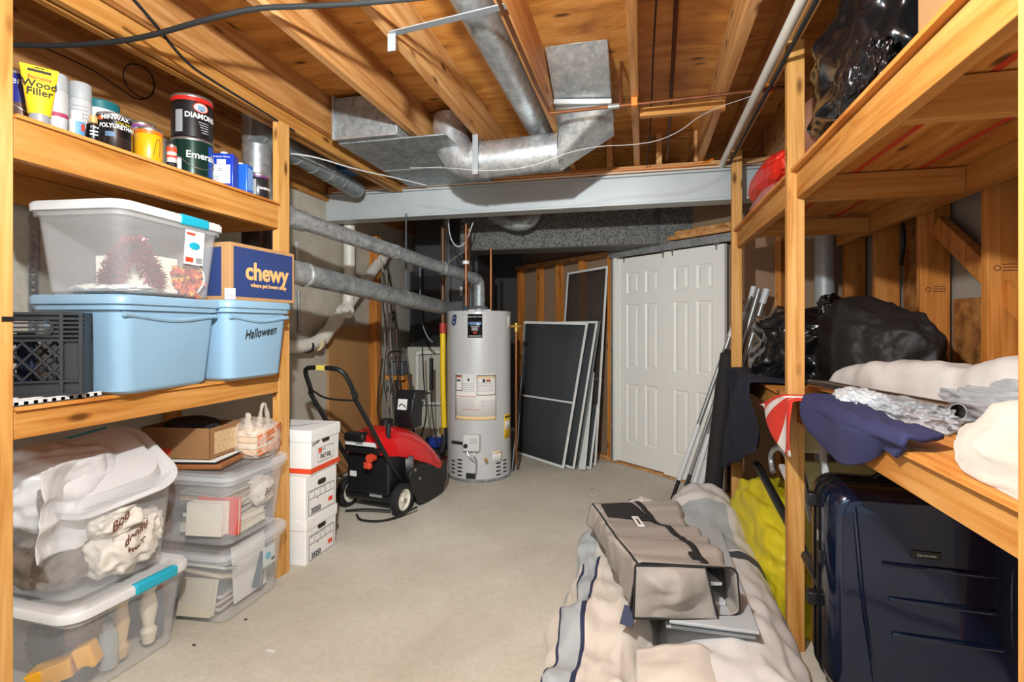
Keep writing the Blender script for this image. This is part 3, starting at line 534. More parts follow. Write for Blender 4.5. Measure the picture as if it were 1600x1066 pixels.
def lid(t,w,d,h,mt,r=.055,dip=0,handles=None,hm=TEAL,nm='lid',inset=.05):
    b=MB(); W,D=w,d
    b.loft([rrect(W,D,r,6,z=h-.022),rrect(W+.006,D+.006,r,6,z=h-.020),rrect(W+.008,D+.008,r,6,z=h+.004),rrect(W-.004,D-.004,r,6,z=h+.014),rrect(W-inset,D-inset,r*.8,6,z=h+.014),rrect(W-inset-.03,D-inset-.03,r*.7,6,z=h+.002)],False,True)
    b.build(nm,mt,t,angle=50)
    for (x,y,lx,ly) in handles or (): MB().box((x-lx,y-ly,h-.026),(x+lx,y+ly,h+.018)).build('latch_handle',hm,t,bevel=.010,seg=3)
def curve_band(t,w,d,tw,td,h,mt,z0,am,wd=.02):   # wavy moulded rib under a blue tote rim
    b=MB()
    for sx in (1,):
        f=lambda z:w*(1+(tw-1)*z/h)/2
        pts=[]
        for k in range(21):
            q=k/20; z=z0-am*math.sin(PI*q)**1.5; y=-d*td/2*.93+q*d*td*.93; pts.append(V((f(z)+.001,y,z)))
        b.tube(pts,wd/2,8)
    b.build('moulded_rib',mt,t)
BL=(-2.05,1.769,1.1155)
t1=tote('storage_tote','large plain blue tote beside the black crate',BL,(0,0,.10),.335,.46,.35,BLUE,1.13,1.13,r=.055)
curve_band(t1,.335,.46,1.13,1.13,.35,BLUE,.30,.02); lid(t1,.335*1.13+.03,.46*1.13+.03,.357,BLUE,inset=.07)
t2=tote('storage_tote','smaller blue tote with handwriting on its side by the post',(-2.085,2.262,1.1155),(0,0,-.02),.46,.37,.355,BLUE,1.10,1.14)
curve_band(t2,.46,.37,1.10,1.14,.355,BLUE,.30,.02); lid(t2,.46*1.10+.03,.37*1.14+.03,.362,BLUE,inset=.07)
text(t2,'handwriting','Halloween',INK,.062,(.2525,.0,.225),(-.0,1,.12),(.065,0,1),shear=.2,ext=.0006,sx=.82)
M1=Matrix.Translation(BL)@Euler((0,0,.10)).to_matrix().to_4x4()
def on1(p): return M1@V(p)
cb=on1((-.005,.012,.3745)); rotc=(0,0,.10)
tc_=tote('storage_tote','clear bin with a white lid and teal latch on the large blue tote',cb,rotc,.335,.475,.325,CLEAR,1.13,1.13)
lid(tc_,.335*1.13+.03,.475*1.13+.03,.33,WHITE,handles=((.200,.085,.010,.085),),inset=.06)
TL=Matrix.Translation((.1840,.10,.145))@Matrix.Rotation(.068,4,'Y'); bxl=lambda a,c,n_,m_:MB().box(a,c,TL).build(n_,m_,tc_); bxl((-.001,-.055,0),(.001,.055,.145),'product_label',WHITEP); MB().sphere(TL@V((.001,0,.082)),.032,12,8,(.06,1,.55)).build('label_picture',TEAL,tc_); bxl((.001,-.048,.01),(.002,-.005,.03),'label_print',REDINK); bxl((.001,.012,.008),(.002,.048,.032),'bar_code',GREYINK); bxl((.001,-.05,.125),(.002,.0,.135),'label_print',REDINK)
# contents of that bin
MC=Matrix.Translation(cb)@Euler(rotc).to_matrix().to_4x4()
def inC(p): return MC@V(p)
RTIN=mat('red_tinsel',S(130,12,24),.3,.2)
def tinsel(name,pts,r,n,mt,label,cat,sz=.035,loc=None,rot=None):
    b=MB(); pts=[V(p) for p in pts]; L=len(pts)-1
    for k in range(n):
        f=random.random()*L; i=int(f); p=pts[i].lerp(pts[i+1],f-i); d=V((random.gauss(0,1),random.gauss(0,1),random.gauss(0,1))).normalized(); w=d.orthogonal().normalized()*.0018
        q=p+d*(r*random.uniform(.5,1)); s_=b.verts([p+w,p-w,q-w,q+w]); b.face(s_)
    b.tube(pts,r*.25,6); o=b.build(name,mt)
    return tag(o,label,cat)
def arcpts(c,rx,rz,n=14,a0=-30,a1=210): return [inC((c[0],c[1]+rx*math.cos(R(a0+(a1-a0)*k/n)),c[2]+rz*math.sin(R(a0+(a1-a0)*k/n)))) for k in range(n+1)]
tinsel('tinsel_garland',[inC(p) for p in ((.06,-.185,.045),(.08,-.17,.12),(.10,-.14,.185),(.115,-.11,.195),(.12,-.07,.13),(.12,-.03,.06))],.052,5200,RTIN,'red tinsel garland inside the clear bin on the blue tote','garland')
b=MB(); b.box((-.13,-.06,.02),(.11,.10,.17)); o=b.build('white_carton',mat('carton_cream',S(236,230,214),.8),bevel=.003); o.matrix_world=MC; tag(o,'cream carton inside the clear bin on the blue tote','box')
b=MB()
for k in range(150):
    c=V((min(.155,.13+random.gauss(0,.02)),min(.195,.14+random.gauss(0,.036)),max(.02,.082+random.gauss(0,.034)))); d=V((random.gauss(0,.4),random.gauss(0,1),random.gauss(0,1))).normalized(); w=d.cross(V((1,0,0))).normalized()
    l=.046; pts=[c-d*l*.5,c-d*l*.1+w*.013,c+d*l*.5,c-d*l*.1-w*.013,]; pts=[p+V((random.uniform(-.008,.008),0,0)) for p in pts]; b.m(random.choice([mat('leaf_orange',S(224,92,14),.6),mat('leaf_red',S(170,50,20),.6),mat('leaf_yellow',S(226,160,50),.6)])); b.face(b.verts(pts))
o=b.build('leaf_garland'); o.matrix_world=MC; tag(o,'bundle of orange autumn leaves inside the clear bin','garland')
b=MB().tube([(.15,.12,.155),(.155,.19,.14),(.155,.208,.08),(.15,.16,.022)],.004,6,smooth=2); o=b.build('white_string',WHITE); o.matrix_world=MC; tag(o,'white cord around the orange leaves in the clear bin','cord')
b=blob((.01,-.11,.028),(.14,.1,.02),5,.12,2); o=b.build('white_cloth',mat('cloth_white',S(228,224,216),.9)); o.matrix_world=MC; tag(o,'white cloth under the red tinsel','cloth')
# delivery box
cz=1.1155+.362+.0155
t=thing('delivery_box','navy printed cardboard box standing on the smaller blue tote','box',(-2.005,2.315,cz),(0,0,-.03))
MB().box((-.15,-.225,0),(.15,.225,.272)).build('carton',CARD,t,bevel=.003); navy=mat('navy_print',S(38,58,112),.75,var=.08,vs=30)
MB().box((.1502,-.205,.018),(.1508,.207,.255)).build('navy_panel',navy,t); OR2=mat('peach_ink',S(240,176,108),.7)
text(t,'logo_lettering','chewy',OR2,.118,(.151,.02,.142),(0,1,0),(0,0,1),bold=.0035,sx=1.0); text(t,'slogan','where pet lovers shop',OR2,.028,(.151,.03,.078),(0,1,0),(0,0,1),bold=.0007)
MB().box((-.1,-.2262,.02),(.10,-.2255,.25)).build('navy_side_panel',navy,t)
t=thing('price_tag','small white number tag between the clear bin and navy box','tag',(-1.835,2.055,cz),(0,0,ang(-1.9,2.09)+PI/2)); MB().box((-.022,-.004,0),(.022,.004,.052)).build('card',WHITEP,t,bevel=.001); text(t,'number','3630',INK,.017,(0,-.0042,.018)); MB().box((-.018,-.0048,.033),(.018,-.0042,.036)).build('printed_line',GREYINK,t)
# milk crate (front and side faces as bar lattices)
CR=mat('crate_black',S(42,42,44),.5,bump=.1)
t=thing('milk_crate','black plastic milk crate with lattice front at the left end of the middle shelf','crate',(-2.054,1.381,1.133),(0,0,R(38)))
def cratewall(parent,M):
    w,h=.33,.285; b=MB()
    for z in (0,.045,.185,.20,.215,.23,.245,.26,.276): b.box((-w/2,-.008,z),(w/2,.006,z+.006),M)
    for x in (-w/2,w/2-.012,-.055 if 0 else -.11,.10): b.box((x,-.009,0),(x+.010,.006,h),M)
    b.box((-w/2,.004,.0),(w/2,.008,.048),M); b.box((-w/2,.004,.048),(-w/2+.05,.008,h),M); b.box((w/2-.06,.004,.048),(w/2,.008,h),M)
    for x0,x1 in ((-w/2,-.075),(.075,w/2)): b.box((x0,.004,.185),(x1,.008,h),M)
    b.box((-.075,.004,.262),(.075,.008,h),M); b.box((-.075,.004,.185),(.075,.008,.205),M)
    for s in (1,-1):
        for k in range(-4,5):
            x=k*.055; p=V((x-.06*s,0,.048)); q=V((x+.06*s,0,.186)); 
            def cl(a): return max(-w/2+.045,min(w/2-.055,a))
            f0=(cl(p.x)-p.x)/(q.x-p.x); f1=(cl(q.x)-p.x)/(q.x-p.x)
            if f1-f0>.15: a,c=p.lerp(q,f0),p.lerp(q,f1); b.bar(M@a,M@c,.014,.006,up=M.to_3x3()@V((1,0,0)))
    ring=[M@V((.075*math.copysign(1,math.cos(a))*0+ (.052*(1 if math.cos(a)>0 else -1))+.028*math.cos(a),-.006,.232+.028*math.sin(a))) for a in [2*PI*i/24 for i in range(25)]]; b.tube(ring,.005,6)
    b.build('crate_wall',CR,parent)
for a in (0,2): cratewall(t,Matrix.Rotation(a*PI/2,4,'Z')@Matrix.Translation((0,-.050,0)))
for sx in (-1,1): MB().box((sx*.158-.005,-.05,0),(sx*.158+.005,.05,.285)).build('crate_end',CR,t)
MB().box((-.16,-.05,0),(.16,.05,.008)).build('crate_floor',CR,t)
bx('dark_folder',(-2.10,1.372,1.145),(-2.03,1.386,1.35),mat('folder_navy',S(28,36,60),.6),None,.003); tag(bpy.data.objects['dark_folder'],'dark blue folder inside the black milk crate','folder')
t=thing('shelf_liner','white perforated plastic tray lying under the black crate','tray'); b=MB()
bx('tray_base',(-2.36,1.251,1.1150),(-1.925,1.535,1.118),mat('slot_dark',S(70,66,60),.8),t,0)
for k in range(9):
    x=-1.93-k*.05; b.box((x-.014,1.251,1.118),(x,1.535,1.132))
for k in range(10):
    y=1.255+k*.028; b.box((-2.36,y,1.118),(-1.93,y+.013,1.128))
b.build('slotted_grid',WHITE,t,flat=True)
# ---------------------------------------------------------------- floor level, left
PAPER_=WHITEP; GC='clear bins on the floor under the left shelving'
t=tote('storage_tote','clear floor bin with a white lid and long teal latch at the front left',(-2.235,1.70,0.0),(0,0,-.03),.50,.42,.33,CLEAR,1.12,1.12); lid(t,.60,.52,.335,WHITE,handles=((.292,.075,.018,.095),),inset=.10,r=.08)
def ins(o,label,cat): return tag(o,label,cat)
tw=mat('turned_wood',S(206,176,130),.6); ins(MB().lathe([(.02,0),(.028,.04),(.018,.06),(.03,.14),(.02,.2),(.03,.24)],(-2.06,1.72,.025),20).build('table_leg',tw),'turned tan table leg in the front left bin','table leg')
ins(MB().lathe([(.022,0),(.032,.05),(.02,.07),(.034,.15),(.022,.21),(.036,.245)],(-2.045,1.83,.025),20).build('table_leg',mat('cream_wood',S(226,214,190),.5)),'turned cream table leg near the bin corner','table leg')
ins(MB().box((-2.16,1.63,.025),(-2.10,1.67,.23)).build('book',mat('grey_cover',S(96,106,116),.6),bevel=.004),'grey book standing between the table legs','book')
o=thing('toy_truck','yellow plastic toy truck in the front left bin','toy',(-2.09,1.56,.026),(0,R(-18),.5)); ty=mat('toy_yellow',S(236,170,30),.4); MB().hexa([(-.10,-.035,.03),(.02,-.035,.03),(.02,.035,.03),(-.10,.035,.03),(-.12,-.045,.10),(.03,-.045,.10),(.03,.045,.10),(-.12,.045,.10)]).build('tipper',ty,o,bevel=.006); MB().box((.035,-.035,.03),(.10,.035,.12)).build('cab',ty,o,bevel=.012,seg=3)
for wx in (-.06,.06):
    for wy in (-.042,.042): MB().cyl((wx,wy-.012,.025),(wx,wy+.012,.025),.026,n=16).build('wheel',BLACKR,o)
ins(blob((-2.24,1.66,.12),(.13,.10,.11),63,.14,2,5,zmin=.026,pw=.8).build('grey_cloth',mat('cloth_slate',S(84,88,96),.9,var=.3),angle=180),'slate grey cloth heaped behind the toy truck','cloth'); ins(MB().lathe([(.03,0),(.036,.01),(.036,.11),(.03,.14),(.018,.15),(.018,.17),(0,.17)],(-2.05,1.655,.026),20).build('glass_jar',clear('jar_glass',S(210,220,220),.4)),'clear jar in front of the table legs','jar')
bx('book',(-2.20,1.86,.025),(-2.035,1.895,.22),mat('slate_cover',S(80,92,108),.6),None,.003); ins(bpy.data.objects['book.001'],'slate blue book at the right end of the front bin','book')
bx('red_pouch',(-2.09,1.895,.12),(-2.05,1.91,.25),mat('pouch_red',S(210,70,50),.6),None,.004); ins(bpy.data.objects['red_pouch'],'red packet showing under the white lid','packet')
blob((-2.12,1.62,.18),(.05,.05,.06),4,.2,2).build('brown_ball',mat('ball_brown',S(120,86,60),.8)); ins(bpy.data.objects['brown_ball'],'brown bundle behind the yellow toy','bundle')
# upper left open bin
t=tote('storage_tote','open clear bin stuffed with white bags on the front left bin',(-2.255,1.695,.3535),(0,0,-.02),.47,.40,.385,CLEAR,1.13,1.13)
PAPER=mat('bag_white',S(218,210,198),.75,bump=.15,bs=60); PLW=mat('plastic_bag_white',S(212,210,210),.35,bump=.1,bs=40)
def wrinkled(name,c,rad,seed,mt,label,cat='bag',amp=.16,freq=2.0,pw=.85,sub=5,**k): return tag(blob(c,rad,seed,amp*.6,freq,sub,pw=pw,cr=amp*.9,cf=3.2,**k).build(name,mt,angle=180),label,cat)
wrinkled('paper_bag',(-2.12,1.72,.475),(.14,.13,.10),3,PAPER,'crumpled white bag with brown handwriting low in the open bin',zmin=.362)
wrinkled('paper_bag',(-2.075,1.815,.525),(.08,.065,.075),8,PAPER,'small balled white bag at the right end of the open bin')
wrinkled('paper_bag',(-2.13,1.68,.60),(.13,.11,.06),12,PAPER,'white bag just under the bowl lid in the open bin',amp=.2)
wrinkled('grey_bundle',(-2.23,1.57,.48),(.15,.09,.11),21,mat('taupe_cloth',S(120,106,94),.9,var=.4,vs=14),'mottled taupe bundle at the left of the open bin','bundle',zmin=.362)
o=bpy.data.objects['paper_bag']; 
def scrawl(s,pos,xd,size,label):
    o=text(None,'handwriting',s,BROWNINK,size,pos,xd,(.1,0,1),shear=.35,ext=.0012,sx=.9); return o
for s,u,v,d,size,par,tl_ in (('Boo',188,815,1.9,.055,'paper_bag.002',.5),('donini',212,833,1.93,.05,'paper_bag',.4),('Hero',213,852,1.93,.045,'paper_bag.001',.3)):
    p=oD(u,v,d*0+oX(u,v,-1.985).xy.length*.97); hw=text(bpy.data.objects[par],'handwriting',s,BROWNINK,size,oX(u,v,-1.972),(-.15,1,tl_),(.1,-.3,1),shear=.3,ext=.0012)
# curved white lid leaning in the bin, with a teal latch
t=thing('bin_lid','white bowed bin lid with a teal edge propped in the open bin','lid',(-2.17,1.72,.775),(R(10),R(30),R(-10)))
b=MB(); prof=[]
for f,z in ((1,.0),(1.02,.012),(.94,.016),(.88,.0),(.80,-.004),(.72,.05),(.35,.06)): prof.append(rrect(.44*f,.46*f,.12*f,8,z=z))
b.loft(prof,False,True); b.build('lid_shell',mat('lid_white',S(208,207,206),.3),t,solid=.002,angle=60)
MB().box((-.235,-.02,-.002),(-.205,.13,.014)).build('latch_handle',TEAL,t,bevel=.006)
# white plastic sheet on the left
b=MB()
def sh(a,c):
    u=20+170*a; v=[0]*0
    p=V((-2.03-.10*a*c-.10*(1-c)*.6,1.40+.30*a,.52+.34*c-.10*a*c*.2)); n_=V((p.x*6,p.y*6,p.z*6)); p.x+=.022*ridge(n_,3)*.6+.035*crease(p,5,7); p.z+=.012*ridge(n_*1.4+V((5,1,2)),2); p.y+=.015*noise.noise(n_*2)
    return p
b.grid(sh,44,44); tag(b.build('plastic_sheet',PLW,solid=.0015,angle=180),'folded white plastic sheet hanging over the open bin by the post','plastic sheet')
wrinkled('plastic_bag',(-2.28,1.62,.74),(.20,.22,.15),31,PLW,'puffy white plastic bag behind the bowed bin lid',amp=.13,freq=1.5)
# right pair of clear bins
t=tote('storage_tote','clear bin with a sheet of white board on the floor, lower right of the pair',(-2.095,2.235,0),(0,0,.03),.46,.39,.32,CLEAR,1.12,1.13); lid(t,.54,.475,.325,CLEARL,inset=.08,r=.06)
MB().box((.238,.06,.15),(.2405,.15,.245)).build('product_label',clear('label_film',S(226,236,236),.7),t); MB().sphere((.2405,.095,.20),.02,12,8,(.1,1,1)).build('label_picture',TEAL,t); MB().box((.2405,.12,.165),(.242,.145,.18)).build('bar_code',INK,t)
o=MB().box((-.004,-.115,0),(.004,.115,.27)).build('white_board',WHITEP,None,bevel=.001); o.location=(-1.925,2.295,.022); o.rotation_euler=(0,-.06,.02); tag(o,'white board standing inside the lower right clear bin','board')
def book(label,cs,w,d,h,loc,rot,pages=S(226,218,200),cat='book'):
    t=thing('book',label,cat,loc,rot); cm=mat('cover_%d_%d_%d'%cs,S(*cs),.6); pm=mat('pages_%d'%int(pages[0]*99),pages,.85)
    MB().box((-w/2+.004,-d/2+.003,.003),(w/2-.004,d/2-.004,h-.003)).build('pages',pm,t); b=MB(); b.box((-w/2,-d/2,0),(w/2,d/2,.003)); b.box((-w/2,-d/2,h-.003),(w/2,d/2,h)); b.box((-w/2,-d/2,.003),(-w/2+.003,d/2,h-.003)); b.build('cover',cm,t); return t
for i,(l,cs,w,d,h,loc,rot) in enumerate((
 ('brown book lowest of the stack in the lower right bin',(96,80,70),.22,.16,.022,(-2.05,2.17,.022),(0,0,.1)),
 ('plum book second from the bottom in the lower right bin',(110,84,92),.21,.15,.022,(-2.05,2.17,.046),(0,0,-.05)),
 ('grey book on top of the plum one in the lower right bin',(120,120,124),.22,.15,.024,(-2.06,2.18,.070),(0,0,.15)),
 ('tan book tilted over the small stack in the lower right bin',(176,150,118),.22,.2,.02,(-2.04,2.19,.150),(-.38,.05,.0)),
 ('slate book tilted above the tan one in the lower right bin',(84,100,116),.24,.21,.016,(-2.05,2.20,.182),(-.38,.05,.12)),
 ('cream book upright at the left of the lower right bin',(196,186,164),.17,.16,.03,(-2.02,2.075,.10),(1.35,0,.1)),
 ('dark teal book standing against the white board',(60,84,92),.2,.17,.03,(-2.0,2.34,.11),(1.1,0,.3)))): book(l,cs,w,d,h,loc,rot)
t=tote('storage_tote','clear bin of magazines stacked on the lower right bin',(-2.105,2.255,.3405),(0,0,.05),.46,.38,.33,CLEAR,1.12,1.15); lid(t,.545,.47,.338,CLEARL,inset=.08,r=.06)
for i,(l,cs,w,d,h,loc,rot) in enumerate((
 ('thick cream book at the bottom of the magazine bin',(226,214,190),.30,.24,.04,(-2.06,2.27,0.3640),(0,0,.1)),
 ('pale folder over the thick cream book',(206,200,186),.28,.24,.03,(-2.06,2.27,0.4070),(0,0,-.06)),
 ('spiral black notebook in the middle of the magazine bin',(50,54,58),.26,.20,.026,(-2.07,2.25,0.4400),(0,0,.2)),
 ('dark grey album above the spiral notebook',(70,74,78),.24,.18,.026,(-2.07,2.25,0.4680),(0,0,.0)),
 ('lilac magazine stack below the top of the magazine bin',(206,190,200),.24,.22,.03,(-2.06,2.27,0.4980),(0,0,.25)),
 ('tan patterned magazine near the top of the bin',(196,160,130),.27,.24,.014,(-2.06,2.25,0.5320),(.05,0,.05)),
 ('grey magazine topmost in the magazine bin',(150,146,140),.26,.23,.014,(-2.07,2.25,0.5520),(.05,0,-.1)))): book(l,cs,w,d,h,loc,rot)
book('cream paperback upright beside the red spine',(206,198,184),.18,.15,.05,(-1.985,2.105,0.4670),(1.5,0,.12)); book('red spined book upright at the left end of the magazine bin',(206,40,22),.21,.17,.022,(-1.965,2.14,0.4670),(1.5,0,.12))
t=wrinkled('paper_bag',(-1.935,2.375,.52),(.05,.07,.065),41,PAPER,'crumpled white bag with brown writing in the magazine bin',sub=4); text(t,'handwriting','Boo',BROWNINK,.05,(-1.868,2.36,.53),(-.1,1,.25),(.1,0,1),shear=.3,ext=.001)
# on top of the magazine bin
zt=.3405+.338+.0145
t=thing('wooden_tray','flat brown wooden tray under the cardboard box','tray',(-2.14,2.215,zt-.001),(0,0,.25)); MB().box((-.17,-.15,0),(.17,.15,.022)).build('tray_base',mat('tray_brown',S(150,92,50),.5),t,bevel=.004)
t=thing('picture_frame','thin black and white frame lying on the brown tray','frame',(-2.14,2.215,zt+.0225),(0,0,.22)); MB().box((-.15,-.14,0),(.15,.14,.008)).build('backing',BLACK,t,bevel=.002); MB().box((-.145,-.136,.008),(.145,.136,.014)).build('white_mount',WHITEP,t,bevel=.001)
t=thing('cardboard_box','open brown cardboard box with a printed panel under the shelf','box',(-2.20,2.215,zt+.038),(0,0,.12)); b=MB(); w,d,h=.36,.24,.15
for a,c in (((-w/2,-d/2,0),(w/2,d/2,.004)),((-w/2,-d/2,0),(-w/2+.004,d/2,h)),((w/2-.004,-d/2,0),(w/2,d/2,h)),((-w/2,-d/2,0),(w/2,-d/2+.004,h)),((-w/2,d/2-.004,0),(w/2,d/2,h))): b.box(a,c)
b.build('carton',CARDD,t); MB().bar((w/2,0,h),(w/2-.05,0,h+.03),.24,.003,up=(1,0,1)).build('flap',CARDD,t) if 0 else None
MB().box((w/2,-.085,.02),(w/2+.001,.095,.125)).build('printed_panel',mat('print_tan',S(214,184,140),.8,var=.25,vs=60),t); MB().box((-w/2,-d/2-.001,.02),(-.02,-d/2,.05)).build('side_label',REDINK,t)
tag(blob((-2.2,2.215,zt+.185),(.13,.09,.035),17,.1,2,4).build('black_cloth',BLKFAB,angle=180),'black cloth spilling out of the open cardboard box','cloth')
# takeaway bag
t=thing('carrier_bag','clear carrier bag printed orange holding flat food boxes','bag',(-2.02,2.405,zt-.001)); FILM=clear('bag_film',S(240,226,210),.34,.22)
blob((0,0,.085),(.125,.095,.095),51,.10,2.6,5,zmin=-.0,pw=.6).build('film_body',FILM,t,angle=180)
def strap(p0,p1,hh,w,nm):
    b=MB(); pts=[]
    for k in range(15): q=k/14; p=V(p0).lerp(V(p1),q); p.z+=hh*math.sin(PI*q)**.7; pts.append(p)
    prev=None
    rings=[]
    for k,p in enumerate(pts): s_=V((w*(1.2-.5*math.sin(PI*k/14)),0,0))+V((0,w*.3*math.sin(k*1.7),0)); rings.append([p-s_,p-V((0,.004,0)),p+s_,p+V((0,.004,0))])
    b.loft(rings); b.build(nm,FILM,t)
strap((.06,-.085,.13),(.02,-.045,.13),.10,.018,'handle'); strap((.05,.005,.14),(.05,.075,.14),.13,.012,'handle')
for k,(zz,yy) in enumerate(((.06,-.02),(.095,-.0),(.12,.02),(.04,.03),(.135,-.01))):
    b=MB(); n=10; c=[]
    for i in range(n+1): a=-.45+.9*i/n; c.append(V((.128*math.cos(a),.2*a+yy*.2,zz+.15*a*.3)))
    rings=[[p+V((.004,0,-.006)),p+V((.004,0,.006))] for p in c]; b.loft(rings,False,False,False); b.build('printed_stripe',mat('orange_print2',S(212,110,60),.6),t,solid=.0008)
for k in range(4): tag(bx('food_box',(-2.11,2.335,zt+.008+k*.032),(-1.935,2.465,zt+.037+k*.032),mat('food_box_%d'%(k%2),S(232,214,190) if k%2 else S(226,190,150),.7),None,.006),('lowest','second lowest','second highest','topmost')[k]+' pale food box inside the carrier bag','box')
# ---------------------------------------------------------------- archive boxes
mat('band_orange',S(226,74,34),.6); BOXW=mat('box_white',S(238,236,232),.75,var=.04,vs=3)
def archive(label,loc,rz,kind,lidh=.055):
    t=thing('archive_box',label,'box',loc,(0,0,rz)); w,d,h=.385,.315,.262
    b=MB(); r_=[rrect(w-.012,d-.012,.004,1,z=0),rrect(w-.004,d-.004,.004,1,z=h-.02)]; b.loft(r_); b.build('carton',BOXW,t,bevel=.001)
    if lidh: MB().loft([rrect(w+.004,d+.004,.004,1,z=h-.018-lidh+.0),rrect(w+.008,d+.008,.004,1,z=h-.014),rrect(w+.004,d+.004,.004,1,z=h)],True,True).build('lid',BOXW,t)
    x=w/2-.002+(.006 if 0 else 0)
    o=[(x+.0015,.0+.04*math.copysign(1,math.cos(a))*.6+.015*math.cos(a),.185+(0 if kind=='red' else 0)+.015*math.sin(a)) for a in [2*PI*(i+.5)/20 for i in range(20)]]
    MB().prism([V(p)-V((.003,0,0)) for p in o],(.004,0,0)).build('hand_hole',mat('hole_dark',S(40,36,34),.9),t)
    e=x+.0008
    if kind=='red':
        MB().box((e-.002,-d/2+.0,.012),(e+.0006,d/2,.04)).build('orange_band',mat('band_orange',S(226,74,34),.6),t); MB().box((-w/2,-d/2-.0006,.012),(w/2,-d/2+.003,.04)).build('orange_band',MATS['band_orange'],t)
        for a,c in (((-.085,.062),(.085,.063)),((-.085,.142),(.085,.143)),): MB().box((e,a[0],a[1]),(e+.001,c[0],c[1]+.0012)).build('label_line',GREYINK,t)
        for y_ in (-.085,.084): MB().box((e,y_,.062),(e+.001,y_+.0012,.143)).build('label_line',GREYINK,t)
        MB().box((e,-.075,.115),(e+.001,-.045,.142)).build('orange_square',MATS['band_orange'],t); text(t,'lettering','OFFICE',GREYINK,.012,(e,-.022,.128),(0,1,0)); text(t,'handwriting','PAT-RIL',INK,.040,(e,-.0,.088),(0,1,0),(0,0,1),sx=.85); text(t,'handwriting','Covers',INK,.026,(e,-.105,.182),(0,1,.2),(0,-.2,1),shear=.2)
        MB().box((-.05,-.08,h),(.1,.03,h+.0008)).build('shipping_mark',GREYINK,t) if 0 else None
        for k in range(4): MB().box((-.12,-.09+.02*k,h+.0002),(.0+.02*k,-.082+.02*k,h+.0010)).build('pen_scribble',GREYINK,t)
        MB().bar((.02,-.03,h+.0006),(.10,.07,h+.0006),.004,.001).build('pen_line',INK,t)
        return t
    def ln(y0,z0,y1,z1,q=.0022): MB().box((e,min(y0,y1)-q/2,min(z0,z1)-q/2),(e+.0009,max(y0,y1)+q/2,max(z0,z1)+q/2)).build('form_line',INK,t)
    ln(-.125,.015,.125,.015);ln(-.125,.155,.125,.155);ln(-.125,.015,-.125,.155);ln(.125,.015,.125,.155);ln(-.125,.108,.125,.108,.0015)
    for y_ in (-.07,-.018,.034,.086): ln(y_,.108,y_,.155,.0012)
    text(t,'number','33250',INK,.040,(e,-.058,.036),(0,1,0),(0,0,1),bold=.0004,sx=.92); MB().box((e,.065,.045),(e+.001,.108,.068)).build('orange_mark',MATS['band_orange'],t); text(t,'lettering','NO.',INK,.008,(e,-.04,.098),(0,1,0))
    for y_ in (-.1,-.045,.008): MB().box((e,y_-.008,.145),(e+.0009,y_+.008,.149)).build('form_text',GREYINK,t)
    return t
archive('white archive box with a form, lowest of three beside the post',(-2.055,2.815,0),.0,'form',.045); archive('white archive box with a form, middle of the stack of three',(-2.05,2.812,.263),-.02,'form',0); archive('white archive box with an orange stripe on top of the stack',(-2.045,2.835,.508),.03,'red',.05)
# ---------------------------------------------------------------- water heater
HX,HY=-1.473,4.715; HA=math.atan2(-HY,-HX); rh=.292
TANK=mat('tank_grey',S(196,196,196),.34,.1,coat=.2)
t=thing('water_heater','grey cylindrical gas water heater with paper labels','water heater',(HX,HY,0))
MB().lathe([(rh*.985,.0),(rh*1.005,.012),(rh*1.005,.03)],n=56).build('base_ring',GALVD,t)
MB().lathe([(rh,.028),(rh,1.475),(rh*1.01,1.478),(rh*1.01,1.498),(rh*.985,1.508),(0,1.515)],n=56).build('tank',TANK,t)
def patch(nm,a0,a1,z0,z1,mt,off=.0012,par=t): return MB().lathe([(rh+off,z0),(rh+off,z1)],n=max(3,int(abs(a1-a0)/4)),a0=HA+R(a0),a1=HA+R(a1)).build(nm,mt,par,solid=.0006)
MB().box((-.09,-.11,1.508),(.09,.11,1.525),Matrix.Rotation(HA,4,'Z')).build('top_plate',GALVD,t,bevel=.004)
LB=mat('label_white',S(226,222,216),.7); LG=mat('label_grey',S(186,186,188),.7); LR=mat('label_red',S(206,90,84),.7); LO=mat('label_orange',S(232,200,150),.7)
pl=patch('warning_label',-46,31,.545,.955,LB)
def sub(nm,a0,a1,z0,z1,mt,off=.0022): return patch(nm,a0,a1,z0,z1,mt,off,pl)
for a,c,z0,z1 in ((-44,-31,.80,.806),(-44,-31,.935,.941),(-4,29,.765,.771),(-4,29,.935,.941)): sub('label_frame',a,c,z0,z1,INK)
for a,z0,z1 in ((-44,.80,.94),(-31,.80,.94),(-4,.765,.94),(28.5,.765,.94)): sub('label_frame',a,a+.9,z0,z1,INK)
sub('red_heading',-43,-32,.918,.934,LR); sub('amber_heading',-3,28,.918,.934,LO); sub('red_rule',-46,-4,.752,.757,LR); sub('pale_footer',-46,31,.548,.58,LO); sub('red_rule',-30,2,.636,.640,LR)
for k in range(7): sub('text_line',-2,27-2*(k%3),.80+.013*k,.805+.013*k,LG)
for k in range(5): sub('text_line',-29,-7-2*(k%2),.80+.016*k,.806+.016*k,LG)
for k in range(8): sub('text_line',-45,-7 if k%2 else -9,.648+.012*k,.652+.012*k,LG); sub('text_line',3,29 if k%2 else 27,.60+.016*k,.605+.016*k,LG)
sub('flame_picture',12,20,.885,.905,mat('flame_red',S(196,80,50),.7)); sub('bucket_picture',6,10,.88,.908,INK); sub('match_picture',-42,-34,.885,.90,INK); sub('person_picture',-20,-17,.89,.912,INK)
bl=patch('brand_label',-20,5.5,1.27,1.485,BLACKG)
